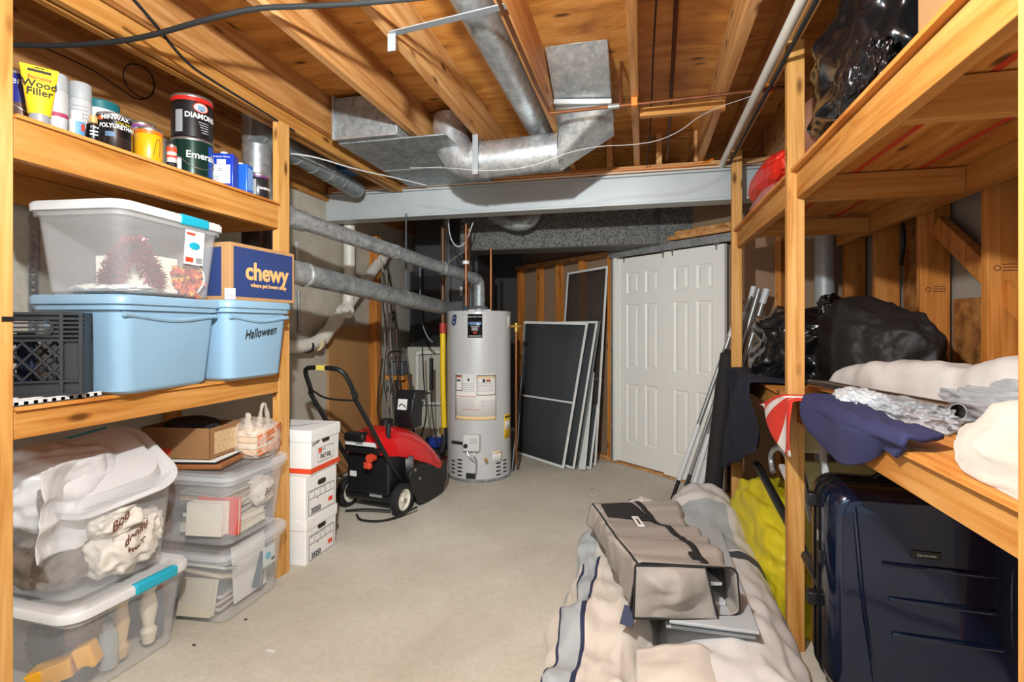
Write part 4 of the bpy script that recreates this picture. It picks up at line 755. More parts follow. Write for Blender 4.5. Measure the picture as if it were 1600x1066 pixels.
text(bl,'lettering','BRADFORD WHITE',WHITEP,.0165,None,bend=(0,0,rh+.0022,HA+R(-7),1.452),ext=.0002); text(bl,'lettering','DEFENDER',mat('def_blue',S(90,140,190),.5),.032,None,bend=(0,0,rh+.0022,HA+R(-7),1.395),ext=.0002,bold=.0012,sx=.72); text(bl,'lettering','Safety System',WHITEP,.014,None,bend=(0,0,rh+.0022,HA+R(-7),1.37),ext=.0002); 
patch('shield_print',-13,-2,1.33,1.362,GREYINK,.0016,bl); patch('red_badge',-10.5,-4,1.305,1.318,REDINK,.0022,bl); patch('text_line',-18,4,1.283,1.288,WHITEP,.0022,bl)
text(t,'logo_lettering','8',NAVYINK,.13,None,bend=(0,0,rh+.001,HA+R(-51),1.42),ext=.0004,shear=.2,bold=.004)
RH=Matrix.Rotation(HA,4,'Z')
def onH(deg): return Matrix.Rotation(HA+R(deg),4,'Z')
MB().box((rh-.03,-.075,.285),(rh+.055,.075,.43),onH(-12)).build('gas_control',mat('valve_grey',S(206,206,202),.45),t,bevel=.014,seg=3)
Mx=onH(-12); MB().cyl(Mx@V((rh+.055,-.045,.335)),Mx@V((rh+.068,-.045,.335)),.019,n=18).build('control_knob',BLACK,t)
MB().box((rh+.0551,-.01,.35),(rh+.056,.055,.40),Mx).build('control_label',LG,t)
b=MB(); b.tube([Mx@V(p) for p in ((rh+.03,.02,.285),(rh+.05,.03,.24),(rh+.02,.045,.20),(rh+.02,.04,.10),(rh+.01,.03,.04))],.006,8,smooth=2); b.tube([Mx@V(p) for p in ((rh+.03,-.04,.285),(rh+.045,-.02,.24),(rh+.03,.03,.19))],.005,8,smooth=2); b.build('burner_tubes',STEEL,t)
MB().box((rh-.01,-.055,.035),(rh+.006,.03,.085),Mx).build('burner_window',BLACK,t,bevel=.003)
MB().cyl(onH(10.5)@V((rh-.01,0,.21)),onH(10.5)@V((rh+.06,0,.205)),.013,n=14).build('drain_valve',mat('brass',S(200,160,80),.35,.8),t)
MB().cyl(onH(-50)@V((rh+.02,0,.345)),onH(-18)@V((rh+.03,0,.345)),.012,n=12).build('gas_inlet',DARKST,t)
patch('rating_plate',24,44,.17,.265,LB); patch('rating_heading',25,43,.245,.262,LO,.002)
yl=patch('energy_label',50,76,.36,.575,YELLOW); patch('white_panel',52,74,.44,.52,LB,.002,yl); patch('text_line',52,74,.545,.56,INK,.002,yl)
for side in (-1,1):
    for c in range(2):
        for k in range(5-c): a=side*(36+16*c); patch('vent_slot',a-5,a+5,.05+.034*k+.012*c,.063+.034*k+.012*c,INK,.0008)
patch('white_sleeve',60,74,1.36,1.47,WHITEP,.004)
tag(MB().tube([(HX+.10,HY+.05,1.515),(HX+.10,HY+.05,2.1)],.012,10).build('copper_pipe',COPPER),'copper pipe rising from the top right of the water heater','pipe')
tag(MB().tube([(HX-.10,HY+.0,1.51),(HX-.10,HY+.0,2.29)],.013,10).build('copper_pipe',COPPER),'copper pipe rising from the top left of the water heater','pipe')
t=thing('relief_pipe','copper overflow pipe running down the right side of the water heater','pipe'); p=V((HX,HY,0))+onH(78)@V((rh+.055,0,0)); MB().tube([p+V((0,0,.10)),p+V((0,0,1.34))],.012,10).build('pipe_run',COPPER,t); MB().cyl(p+V((0,0,1.32)),p+V((0,0,1.40)),.02,n=14).build('valve_body',MATS['brass'],t); q=V((HX,HY,0))+onH(78)@V((rh+.004,0,0)); MB().cyl(q+V((0,0,1.37)),p+V((.05,-.01,1.37)),.014,n=12).build('valve_inlet',MATS['brass'],t)
tag(MB().cyl(oZ(800,736,0.004),oD(815,590,5.3),.016,n=10).build('black_rod',BLACK),'black rod leaning between the water heater and the screens','rod')
# ---------------------------------------------------------------- furnace
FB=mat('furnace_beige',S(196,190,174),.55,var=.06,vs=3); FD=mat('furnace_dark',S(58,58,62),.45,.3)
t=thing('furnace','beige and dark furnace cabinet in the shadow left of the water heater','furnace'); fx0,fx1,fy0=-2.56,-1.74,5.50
bx('lower_cabinet',(fx0,fy0,.0),(fx1,6.2,1.14),FB,t,.006); bx('upper_cabinet',(fx0+.02,fy0+.02,1.141),(fx1,6.2,1.98),FD,t,.006); bx('plenum',(fx0+.06,fy0+.08,1.981),(fx1-.02,6.15,2.75),mat('plenum_grey',S(84,86,90),.4,.5),t,.004)  # upper cabinet's dark colour stands in for the shadow over it
bx('panel_seam',(fx0+.28,fy0-.003,.05),(fx0+.285,fy0-.0005,1.1),FD,t,0); bx('opening',(fx0+.08,fy0+.012,1.16),(fx0+.42,fy0+.019,1.93),BLACK,t,0); bx('corner_trim',(fx0+.44,fy0-.01,1.145),(fx0+.50,fy0+.019,2.6),GALV,t,.002); bx('grey_panel',(fx0+.52,fy0+.006,1.5),(fx1-.03,fy0+.019,1.96),mat('panel_grey',S(110,112,116),.4,.4),t,.002)  # opening is a black sheet painting in the unlit open part
bx('panel_sticker',(fx0+.62,fy0+.002,1.70),(fx0+.68,fy0+.0055,1.80),WHITEP,t,0); bx('switch_box',(-1.98,fy0-.05,.80),(-1.86,fy0-.0005,1.0),mat('switch_grey',S(96,108,116),.5),t,.006)
bx('louvre_panel',(-1.80,fy0-.02,.35),(-1.745,fy0-.0005,1.1),FD,t,.002)
wp=mat('white_pipe',S(224,222,214),.4); y=fy0-.045
t=thing('condensate_pipe','thin white plastic pipe elbowing across the beige furnace cabinet','pipe'); MB().tube([(-2.42,y,.40),(-2.42,y,1.05),(-2.40,y,1.08),(-1.99,y,1.10),(-1.96,y,1.12),(-1.96,y,1.22),(-1.80,y-.02,1.22)],.022,12).build('pipe_run',wp,t); MB().sphere((-2.415,y,1.068),.03).build('elbow',wp,t); MB().sphere((-1.96,y,1.11),.03).build('elbow',wp,t); MB().sphere((-1.96,y,1.215),.03).build('elbow',wp,t)
tag(MB().tube([(-2.40,y-.0,.52),(-1.76,y-.0,.53)],.018,10).build('condensate_pipe',wp),'straight white plastic pipe low across the furnace cabinet','pipe')
t=thing('gas_pipe','dark iron gas pipe with yellow flexible hose left of the water heater','gas pipe'); gz=4.95; g=lambda u,v:oD(u,v,gz)
MB().tube([g(692,352),g(692,505)],.020,12).build('iron_pipe',mat('iron_brown',S(104,74,54),.5,.5),t); MB().tube([g(692,520),g(692,600),g(694,668)],.026,14,smooth=1).build('yellow_hose',YELLOW,t)
MB().cyl(g(692,505),g(692,521),.032,n=12).build('red_valve',mat('valve_red',S(170,50,36),.5),t); MB().tube([g(694,668),g(694,690),g(690,706)],.03,12).build('lower_fitting',DARKST,t); MB().cyl(g(692,668),g(692,678),.034,n=10).build('brass_nut',MATS['brass'],t); MB().cyl(g(694,688),g(722,685),.014,n=10).build('inlet_arm',DARKST,t)
tag(MB().tube([oD(674,560,5.25),oD(674,610,5.25)],.02,10).build('black_bracket',BLACK),'black fitting hanging on the furnace front','fitting')
for k,(pts,r,mt,l) in enumerate(((((656,400),(657,500),(668,528),(676,535)),.012,DARKST,'bent steel conduit dropping to the furnace front'),(((728,350),(728,478),),.010,COPPER,'copper pipe with a white clamp above the water heater'),(((702,372),(722,395),(738,398)),.006,DARKST,'thin wire bracing above the water heater'),(((700,560),(690,420),(720,395),(770,365),(800,352)),.008,mat('line_set',S(120,104,90),.5,.4),'bent copper line running up behind the gas pipe'))):
    path('conduit' if 'conduit' in l else 'copper_line',[oD(u,v,5.2 if k!=1 else 4.6) for u,v in pts],r,mt,l,'pipe',8,1)
tag(MB().cyl(oD(728,408,4.6),oD(728,413,4.6),.030,n=12).build('pipe_clamp',WHITE),'white clamp on the copper pipe above the heater','clamp')
path('white_wire',[oD(700,340,4.7),oD(703,372,4.7),oD(714,388,4.7),oD(728,380,4.7),(oD(740,345,4.7))],.005,MATS['wire_grey'],'pale wire looping below the beam','wire')
t=thing('expansion_tank','shiny grey expansion tank on a pipe behind the water heater','tank'); MB().lathe([(.085,0),(.085,.34),(.06,.36),(0,.36)],(-1.72,5.22,1.50),24).build('tank_body',mat('tank_blue_grey',S(120,134,146),.25,.5),t); MB().cyl((-1.72,5.22,0),(-1.72,5.22,1.50),.02,n=12).build('support_pipe',COPPER,t)
# cables bundle on the dark side
rnd=random.Random(3)
for k in range(9):
    x0=592+rnd.uniform(-4,18); d=5.05; pts=[oD(x0,400+rnd.uniform(0,60),d)]
    for v in (470,530,590,640,680): pts.append(oD(x0+rnd.uniform(-9,12)+(v-400)*.07,v,d-.05*rnd.random()))
    path('hanging_cable',pts,.0045,[BLACKR,mat('cable_brown',S(120,84,70),.6),mat('cable_dim',S(150,140,130),.6),BLACKR,BLACKR][k%5],'cable in the tangled bundle hanging by the pine stud','cable',6,2,'tangled cables by the pine stud')
path('hanging_cable',[oD(598,560,5.0),oD(590,620,5.0),oD(590,655,5.0),oD(615,668,5.0),oD(640,640,5.0)],.007,BLACKR,'black cable drooping in a wide loop below the bundle','cable',6,2)
path('hanging_cable',[oD(660,540,5.1),oD(662,600,5.1),oD(668,650,5.1),oD(655,690,5.0)],.007,BLACKR,'black cable hanging down the beige cabinet','cable',6,2); path('looped_cable',[oD(674,600,5.0),oD(675,650,5.0),oD(682,690,5.0),oD(690,700,4.9)],.006,BLACKR,'black cord looping beside the yellow gas hose','cord',6,2)
t=thing('cable_shelf','small wooden bracket shelf carrying an electrical unit','shelf'); p=oD(600,575,5.15); q=oD(634,590,5.15); MB().box((p.x,p.y,q.z-.02),(q.x,p.y+.2,q.z+.02)).build('shelf_board',WX,t); MB().box((p.x+.10,p.y+.1,.0),(q.x-.01,p.y+.2,q.z-.021)).build('upright',JZ,t)
z0=q.z+.021; tag(bx('electrical_unit',(p.x+.02,p.y+.02,z0),(q.x-.02,p.y+.15,z0+.13),mat('unit_grey',S(92,96,100),.5),None,.008),'small grey electrical unit with wires on the bracket shelf','electrical unit')
t=thing('well_pump','blue electric pump on the floor behind the red snowblower','pump',oZ(684,716,0)+V((0,0,.06))); PB=mat('pump_blue',S(30,60,150),.4); MB().cyl((-.12,0,.1),(.06,0,.1),.06,n=20).build('motor',PB,t); MB().cyl((.06,0,.1),(.10,0,.1),.075,n=20).build('end_cap',PB,t); MB().box((-.1,-.05,-.06),(.06,.05,.045)).build('foot',DARKST,t); MB().cyl((-.135,0,.1),(-.12,0,.1),.063,n=20).build('label_ring',LB,t)
tag(MB().lathe([(.07,0),(.075,.05),(.06,.06),(.0,.06)],oZ(697,724,0),20).build('terracotta_dish',mat('terracotta',S(130,70,50),.7)),'small terracotta dish on the floor by the water heater','dish')
# ---------------------------------------------------------------- folded black tool handle behind the chute
t=thing('tool_handle','thin black folding handle leaning behind the snowblower chute','handle'); HB=[oD(641,640,4.75),oD(610,575,4.75),oD(604,556,4.75),oD(610,549,4.75),oD(668,549,4.75),oD(674,560,4.75),oD(690,642,4.75)]
MB().tube([oD(618,640,4.75),oD(606,566,4.75),oD(606,555,4.75),oD(612,549,4.75),oD(632,549,4.75),oD(636,556,4.75),oD(645,640,4.75)],.010,8,smooth=1).build('handle_tube',BLACK,t); MB().tube([oD(618,640,4.75),oD(622,740,4.9)],.010,8).build('leg',BLACK,t); MB().tube([oD(645,640,4.75),oD(648,740,4.9)],.010,8).build('leg',BLACK,t)
# ---------------------------------------------------------------- snowblower
t=thing('snowblower','red and black single stage snowblower with white wheels','snowblower',(-1.937,3.62,0),(0,0,-.17))
RB=MATS['red_paint']
def hsec(y,hw,z0,z1,rr,tp=.72):
    out=[]
    for a in range(0,13):
        th=PI*a/12; cx=math.cos(th); sx=math.sin(th)
        out.append((hw*math.copysign(abs(cx)**.45,cx)*(1-(1-tp)*sx**2),y,z0+(z1-z0)*sx**.6))
    return out
b=MB(); b.loft([hsec(-.15,.16,.455,.575,0),hsec(-.12,.185,.44,.60,0),hsec(.02,.20,.41,.625,0),hsec(.16,.235,.36,.60,0),hsec(.30,.265,.30,.54,0,.8),hsec(.43,.272,.235,.43,0,.85),hsec(.49,.272,.20,.36,0,.88),hsec(.50,.25,.21,.33,0,.9)]); b.build('hood',RB,t,angle=40)
b=MB(); b.prism([(x*.19,-.10+.0*x,0) for x in (-1,1)]+[(.19,.22,0),(-.19,.22,0)],(0,0,.30)); 
for v in b.bm.verts: v.co.z+=.145
b.build('engine_body',BLACK,t,bevel=.02,seg=3)
MB().box((-.155,-.165,.455),(.155,-.14,.50)).build('control_panel',BLACK,t,bevel=.004); MB().box((-.15,-.1665,.495),(.12,-.150,.535)).build('panel_label',WHITEP,t,bevel=.002); text(t,'lettering','ENGINE',INK,.018,(-.02,-.168,.522)); MB().box((-.15,-.168,.495),(.12,-.165,.508)).build('panel_stripe',BLACKG,t)
MB().box((-.15,-.19,.535),(.03,-.10,.60)).build('air_cover',BLACK,t,bevel=.02,seg=3)
MB().cyl((.085,-.19,.43),(.085,-.14,.43),.03,n=18).build('primer_knob',REDINK,t); MB().box((.03,-.19,.35),(.09,-.15,.40)).build('pull_knob',REDINK,t,bevel=.012,seg=3)
MB().cyl((.0,.12,.60),(.0,.12,.655),.05,n=20).build('fuel_cap',BLACK,t)
MB().cyl((-.225,-.02,.125),(.225,-.02,.125),.055,n=24).build('axle_housing',BLACK,t); MB().box((.0,-.077,.12),(.11,-.072,.145)).build('housing_label',GREYINK,t); MB().box((-.16,-.102,.26),(-.10,-.1005,.30)).build('warning_sticker',WHITEP,t)
sp=[(.06,.31),(.03,.26),(.06,.16),(.16,.03),(.26,.005),(.50,.02),(.57,.12),(.57,.27),(.47,.22),(.32,.28),(.16,.33)]
for sx in (-1,1): MB().prism([(sx*.262,y,z) for y,z in sp],(sx*.014,0,0)).build('side_plate',BLACK,t,bevel=.004)
b=MB(); arc=[(.10,.40),(.12,.22),(.18,.08),(.28,.02),(.34,.015)]; b.loft([[(-.262,y,z) for y,z in arc],[(.262,y,z) for y,z in arc]],False,False,False); b.build('auger_housing',BLACK,t,solid=.006)
b=MB()
for k in range(8):
    a=k*.8; b.prism([(-.24+.06*k,.42+.10*math.cos(a+q),.17+.10*math.sin(a+q)) for q in (0,.6,1.2)]+[(-.24+.06*k,.42,.17)],(.05,0,0))
b.cyl((-.26,.42,.17),(.26,.42,.17),.025,n=12); b.build('auger',BLACKR,t)
for z,y in ((.30,.10),(.22,.16)): MB().cyl((.276,y,z),(.283,y,z),.012,n=10).build('bolt',STEEL,t)
for y,z in ((.30,.10),(.40,.20),(.36,.26),(.5,.07)): MB().cyl((.276,y,z),(.281,y,z),.009,n=10).build('bolt',DARKST,t)
WC=mat('wheel_cream',S(226,220,204),.5)
for sx in (-1,1):
    w=MB().lathe([(.078,-.026),(.100,-.027),(.110,-.017),(.111,0),(.110,.017),(.100,.027),(.078,.026)],(sx*.245,-.02,.111),44,axis=(1,0,0),cap=False); wt=w.build('tyre',BLACKR,t)
    b=MB()
    for k in range(30): a=2*PI*k/30; p=V((sx*.245,-.02+.1105*math.cos(a),.111+.1105*math.sin(a))); b.bar(p+V((-.022,0,0)),p+V((.022,.006*math.cos(a+PI/2),.006*math.sin(a+PI/2))),.009,.006,up=(0,math.cos(a),math.sin(a)))
    b.build('tread',BLACKR,wt)
    b=MB(); b.lathe([(.080,.022),(.080,-.022),(.066,-.022),(.066,.022),(.080,.022)],(sx*.245,-.02,.111),36,axis=(1,0,0),cap=False); b.lathe([(.0,.024),(.02,.024),(.02,-.024),(.0,-.024)],(sx*.245,-.02,.111),18,axis=(1,0,0))
    for k in range(7): a=2*PI*k/7; p=V((sx*.245,-.02,.111)); d=V((0,math.cos(a),math.sin(a))); b.bar(p+d*.015,p+d*.07,.03,.014,up=(1,0,0))
    b.build('rim',WC,t,bevel=.002); MB().cyl((sx*.27,-.02,.111),(sx*.276,-.02,.111),.014,n=12).build('hub_cap',STEEL,t)
for sx in (-1,1):
    MB().tube([(sx*.20,.02,.24),(sx*.195,-.12,.42),(sx*.19,-.30,.68),(sx*.185,-.46,.90)],.0155,12,smooth=1).build('lower_handle',BLACK,t)
MB().tube([(-.185,-.455,.89),(-.182,-.475,.96),(-.175,-.52,1.04),(-.15,-.55,1.085),(-.10,-.56,1.10),(.10,-.56,1.10),(.15,-.55,1.085),(.175,-.52,1.04),(.182,-.475,.96),(.185,-.455,.89)],.0155,12,smooth=2).build('upper_handle',BLACK,t)
MB().box((-.035,-.577,1.085),(.035,-.545,1.1165)).build('handle_decal',mat('decal_yellow',S(222,200,90),.5),t)
MB().tube([(-.185,-.46,.88),(-.175,-.50,.93),(-.12,-.52,.945),(-.06,-.50,.90),(.02,-.49,.885),(.15,-.48,.885),(.215,-.47,.885),(.225,-.48,.93),(.195,-.49,.97),(.178,-.485,.93)],.007,8,smooth=2).build('control_bail',BLACK,t)
MB().tube([(-.185,-.47,.86),(-.18,-.3,.70),(-.15,-.15,.57)],.004,6,smooth=1).build('control_cable',BLACKR,t)
MB().box((.135,-.07,.50),(.165,-.04,.66)).build('chute_lever',DARKST,t,bevel=.006)
ch=thing
t0_=t; b=MB(); b.loft([[(0.015,0.250,0.570),(0.165,0.250,0.570),(0.165,0.370,0.570),(0.015,0.370,0.570)],[(0.010,0.210,0.680),(0.170,0.210,0.680),(0.175,0.360,0.700),(0.005,0.360,0.700)],[(0.005,0.240,0.830),(0.175,0.240,0.830),(0.205,0.380,0.860),(0.025,0.380,0.860)]]); b.build('chute',BLACK,t,bevel=.012,seg=3)
b=MB(); b.loft([[(0.000,0.230,0.800),(0.180,0.230,0.800),(0.195,0.440,0.820),(0.015,0.440,0.820)],[(0.000,0.260,0.870),(0.180,0.260,0.870),(0.195,0.480,0.830),(0.015,0.480,0.830)]]); b.build('chute_deflector',BLACK,t,bevel=.008); 
MB().hexa([(0.040,0.207,0.720),(0.120,0.207,0.720),(0.120,0.220,0.720),(0.040,0.220,0.720),(0.037,0.228,0.800),(0.120,0.228,0.800),(0.120,0.240,0.800),(0.037,0.240,0.800)]).build('chute_sticker',WHITEP,t); MB().tube([(0.055,0.208,0.745),(0.075,0.210,0.765),(0.100,0.212,0.755),(0.115,0.210,0.740)],.004,6).build('sticker_print',INK,t)
MB().cyl((0.185,0.340,0.780),(0.203,0.340,0.780),.014,n=12).build('bolt',STEEL,t)
path('black_hose',[(-2.0,3.45,.012),(-1.93,3.36,.012),(-1.80,3.36,.012),(-1.72,3.42,.014),(-1.66,3.50,.03),(-1.60,3.60,.05)],.008,BLACKR,'black cord lying on the floor under the snowblower','cord',6,2)
path('black_hose',[(-2.12,3.50,.014),(-2.0,3.52,.03),(-1.9,3.53,.03),(-1.78,3.54,.03)],.008,BLACKR,'short black cord between the snowblower wheels','cord',6,2)
# ---------------------------------------------------------------- window screens
SW=mat('screen_frame_white',S(226,226,222),.45); MESH=None
def meshmat(n,c,a):
    return clear(n,c,a,.9)
SM=meshmat('screen_mesh',S(62,64,66),.86); SM2=meshmat('screen_mesh_light',S(70,62,56),.45)
def screen(label,c,fw,fm,mm,mid=None,mesh=True,off=.0):
    t=thing('window_screen',label,'window screen'); c=[V(p) for p in c]; nrm=(c[1]-c[0]).cross(c[3]-c[0]).normalized()
    for a,b_,nm in ((0,1,'bottom_frame'),(1,2,'side_frame'),(2,3,'top_frame'),(3,0,'side_frame')):
        d=(c[b_]-c[a]).normalized(); inn=((c[0]+c[1]+c[2]+c[3])/4-(c[a]+c[b_])/2).normalized()*fw/2
        MB().bar(c[a]+inn,c[b_]+inn,fw,.012,up=nrm).build(nm,fm,t,bevel=.002)
    if mid is not None: p=c[0].lerp(c[3],mid); q=c[1].lerp(c[2],mid); MB().bar(p,q,.016,.010,up=nrm).build('middle_bar',SW,t)
    if mesh: MB().grid(lambda a,b_:c[0].lerp(c[1],a).lerp(c[3].lerp(c[2],a),b_)+nrm*.001,4,4).build('mesh_panel',mm,t,solid=.001)
    return t
def wl(s,y,z): return MW@V((s,y,z))
zf=.008
b0,b1=oZ(808,709,zf),oZ(881,733,zf); t0,t1=oD(819,502,5.78),oD(919,504,5.26)
screen('large dark window screen at the front of the leaning stack',(b0,b1,t1,t0),.026,SW,SM,.44)
MB().bar(b0+V((.02,-.01,.03)),t0+V((.02,-.01,-.03)),.03,.02,up=(1,0,0)).build('black_edge',mat('edge_dark',S(40,42,44),.5),bpy.data.objects['window_screen'])
def leaning(label,ub,vb,ut,vt,dt,W,fw,fm,mm,**k):
    r0=oZ(ub,vb,zf); r1=oD(ut,vt,dt); dl=-dd; screen(label,(r0+dl*W,r0,r1,r1+dl*W),fw,fm,mm,**k)
leaning('white framed screen second from the front of the stack',897,734,934,502,5.22,.62,.022,SW,SM)
leaning('dark framed screen between the white framed ones',904,733,938,502,5.27,.60,.018,mat('frame_grey',S(110,112,114),.45),SM)
leaning('narrow white framed screen near the back of the stack',923,734,940,592,5.36,.5,.020,SW,SM)
t=thing('solid_board','solid white board standing among the leaning screens','board'); r0=oZ(914,736,zf); r1=oD(928,583,5.27); dl=-dd; MB().bar(r0.lerp(r0+dl*.11,.5),r1.lerp(r1+dl*.11,.5),.11,.018,up=nn).build('board',WHITE,t,bevel=.003)
A_=oZ(931,728,zf); screen('tall see-through screen leaning behind the stack on the rear wall',(A_-dd*.62,A_,wl(-.11,-.012,1.985),wl(-.73,-.012,1.965)),.022,SW,SM2)
# ---------------------------------------------------------------- floor marks
for k,(u,v,s_) in enumerate(((560,905,.03),(300,1008,.012),(313,1006,.01),(385,968,.012),(424,945,.01),(755,668,.01))):
    p=oZ(u,v,0); 
    if k==0: continue
b=MB(); p=oZ(424,1018,.0); b.box((p.x-.02,p.y-.006,.0008),(p.x+.02,p.y+.004,.004)); o=b.build('paper_scrap',WHITEP); tag(o,'tiny white paper scrap on the floor in front of the bins','scrap')
for (u,v),l in (((303,1008),'dark crumb on the floor near the front bin'),((384,968),'dark crumb on the floor near the middle bins'),((925,763),'dark crumb on the floor left of the grey bag')):
    p=oZ(u,v,.004); tag(MB().sphere(p,.006,8,6,(1.4,1,.6)).build('crumb',mat('crumb_brown',S(70,56,46),.8)),l,'crumb')
# ---------------------------------------------------------------- tent canvas on the floor
CAN=mat('canvas_cream',S(206,197,184),.75,bump=.12,bs=120,sheen=.1); CANG=mat('canvas_grey',S(166,172,174),.7,bump=.1,bs=120); CANW=mat('canvas_white',S(206,202,198),.7,bump=.1,bs=90); NAVYB=mat('navy_binding',S(38,46,74),.7); DKB=mat('dark_binding',S(62,66,72),.7)
def bundle(name,mt_fn,y0,y1,cx,a,h,seed,z0=0,pw=.55,nu=72,nv=110,amp=.035,mats=()):
    b=MB()
    for m_ in mats: b.m(m_)
    sd=V((seed*1.3,seed*.7,seed*2.1))
    def P(f,s):
        th=PI*(1-f); e=min(1,min(s,1-s)*9); e=math.sin(e*PI/2)**.6; hh=h(s)*(.35+.65*e) ; aa=a(s)*(.72+.28*e)
        x=cx(s)+aa*math.copysign(abs(math.cos(th))**.75,math.cos(th)); z=z0+hh*max(0,math.sin(th))**pw; y=y0+(y1-y0)*s
        q=V((x*4.2,y*2.0,z*4.2))+sd; pp=V((x,y*.8,z)); k=.45*ridge(q,3)*amp+.25*amp*ridge(V((x*9,y*1.3,z*9))+sd,2)+1.0*amp*crease(pp,seed,4.2)+.45*amp*crease(pp,seed+50,9); w=max(0,math.sin(th))**.5
        return V((x+k*math.cos(th)*.8,y+k*.3,max(z0+.002,z+k*w*math.sin(th))))
    g=[[b.bm.verts.new(P(i/nu,j/nv)) for j in range(nv+1)] for i in range(nu+1)]
    for i in range(nu):
        for j in range(nv): b.mi=mt_fn((i+.5)/nu,(j+.5)/nv); b.face([g[i][j],g[i+1][j],g[i+1][j+1],g[i][j+1]])
    b.mi=0; b.face([r[0] for r in g][::-1]); b.face([r[-1] for r in g]); b.face([g[0][j] for j in range(nv+1)]+[g[nu][j] for j in range(nv,-1,-1)])
    return b.build(name,angle=75)
L_=lambda *p:(lambda s:sum(0 for _ in p) + next((p[i][1]+(p[i+1][1]-p[i][1])*(s-p[i][0])/(p[i+1][0]-p[i][0]) for i in range(len(p)-1) if s<=p[i+1][0]),p[-1][1]))
def mR(f,s):
    if .53<s<.556 and f>.45: return 2
    if s>.965: return 2 if s<.975 else 1
    if .56<s<.80 and .30<f<.62: return 1
    return 0
tag(bundle('tent_canvas',mR,1.45,3.72,L_((0,.30),(.35,.325),(.7,.345),(1,.37)),L_((0,.235),(.4,.235),(.7,.22),(1,.19)),L_((0,.28),(.5,.27),(.8,.32),(1,.40)),3,mats=(CANW,CANG,DKB),amp=.032),'long rolled white tent canvas with grey bands along the right shelving','tent canvas')
def mL(f,s):
    w=0
    if s<.58:
        if .235<f<.405: return 2 if (f<.255 or f>.385) else 1
    elif s<.93 and f<.36: return 1
    if s>.93 and .42<f<.72: return 2 if f<.46 else 1
    return 0
tag(bundle('tent_canvas',mL,1.40,3.34,L_((0,-.12),(.4,-.125),(.8,-.10),(1,-.0)),L_((0,.17),(.3,.185),(.7,.18),(1,.12)),L_((0,.24),(.4,.27),(.8,.27),(1,.33)),11,mats=(CAN,CANG,NAVYB),amp=.058,nu=170),'crumpled cream tent canvas with a grey navy edged stripe on the floor','tent canvas')
# folded flap between the rolls at the front
b=MB()
def fl(a,c):
    p=V((-.02+.30*a,1.45+.42*c,.27+.06*math.sin(a*PI)*(.4+.6*c))); p.z+=.012*ridge(V((p.x*5,p.y*3,1)),2)+.03*crease(p,31,5)-.10*(1-a)**3*(1-c)*.5; return p
b.grid(fl,30,30); tag(b.build('canvas_flap',CAN,solid=.004,angle=180),'loose cream canvas flap lying over the front of the rolls','canvas flap')
for k,(x0,x1,y0,y1,z) in enumerate(((.08,.372,1.93,2.86,.315),(.10,.366,1.95,2.87,.329),(.09,.378,1.91,2.84,.343))):
    o=MB().box((x0,y0,z),(x1,y1,z+.012)).build('grey_board',mat('board_grey',S(172,176,178),.5),None,bevel=.003); o.rotation_euler=(0,0,0); tag(o,('lowest','middle','top')[k]+' of three thin grey boards under the taupe bag','board','thin grey boards')
TP=mat('taupe_nylon',S(154,146,138),.5,bump=.12,bs=200); TPD=0
t=thing('carry_bag','taupe fabric carry bag with black piping lying on the tent canvas','bag',(.045,2.34,.357),(R(0),R(2),.26))
Lb,Wb,Hb=.80,.37,.17
def bagring(s,z_in=0,sh=1.0):
    y=-Lb/2+Lb*s; w=Wb*(.94+.16*s)*sh; hh=Hb*(1-.30*s)*sh; out=[]
    for x,yy,z in rrect(w,hh,.035,7): 
        k=V((x*5,y*4,yy*6)); n_=ridge(k+V((3,1,7)),3)*.012+crease(V((x,y,yy)),44,7)*.024+crease(V((x,y,yy)),45,15)*.008
        zz=yy+hh/2-(.05*math.sin(PI*(x/w+.5))*math.sin(PI*min(1,s*.9+.12)) if yy>0 else 0)
        out.append(V((x+n_*(1 if abs(x)>w*.4 else .2)*math.copysign(1,x),y,max(.001,zz+(n_ if yy>0 else 0)))))
    return out
b=MB(); rings=[bagring(k/60) for k in range(61)]; b.loft(rings,False,True); b.build('bag_body',TP,t,solid=.003,angle=180)
r0=rings[0]; n0=len(r0); cen=V((0,-Lb/2,Hb/2))
b=MB()    # sagging closed part of the near end
def npan(a,c): p=V((-Wb*.94/2-.016+Wb*.66*a,-Lb/2-.022-.02*math.sin(PI*a)*math.sin(PI*c),-.002+(Hb+.012)*c)); k=1.5*crease(V((a,c*.7,4)),46,3); p.y-=.035*k*math.sin(PI*a)*math.sin(PI*c); p.x+=.05*a*(1-c); return p
b.grid(npan,30,22); b.build('end_panel',TP,t,solid=.003,angle=180)
MB().box((-.15,-.34,.006),(.165,.2,.02)).build('inner_board',mat('board_light',S(190,192,192),.5),t); MB().bar((.08,-.36,.09),(.02,.1,.07),.13,.01).build('inner_panel',MATS['board_light'],t)
pip=BLACKR
MB().tube([npan(0,c/10) for c in range(11)]+[npan(a/10,1) for a in range(1,11)]+[npan(1,1-c/10) for c in range(1,11)]+[npan(1-a/10,0) for a in range(1,11)],.0045,6).build('piping',pip,t)
MB().tube(r0+[r0[0]],.0035,6).build('piping',pip,t)
i1=7+4; i2=4
for ii in (i1,): MB().tube([rings[k][ii]+V((-.002,0,.003)) for k in range(0,61,2)],.004,6).build('piping',pip,t)
def top(x,y):   # point on the bag's upper face
    s=(y+Lb/2)/Lb; k=min(60,max(0,int(round(s*60)))); c=min(rings[k][:28],key=lambda p:abs(p.x-x)-(5 if p.z>Hb*.45 else 0)); return V((x,y,c.z))
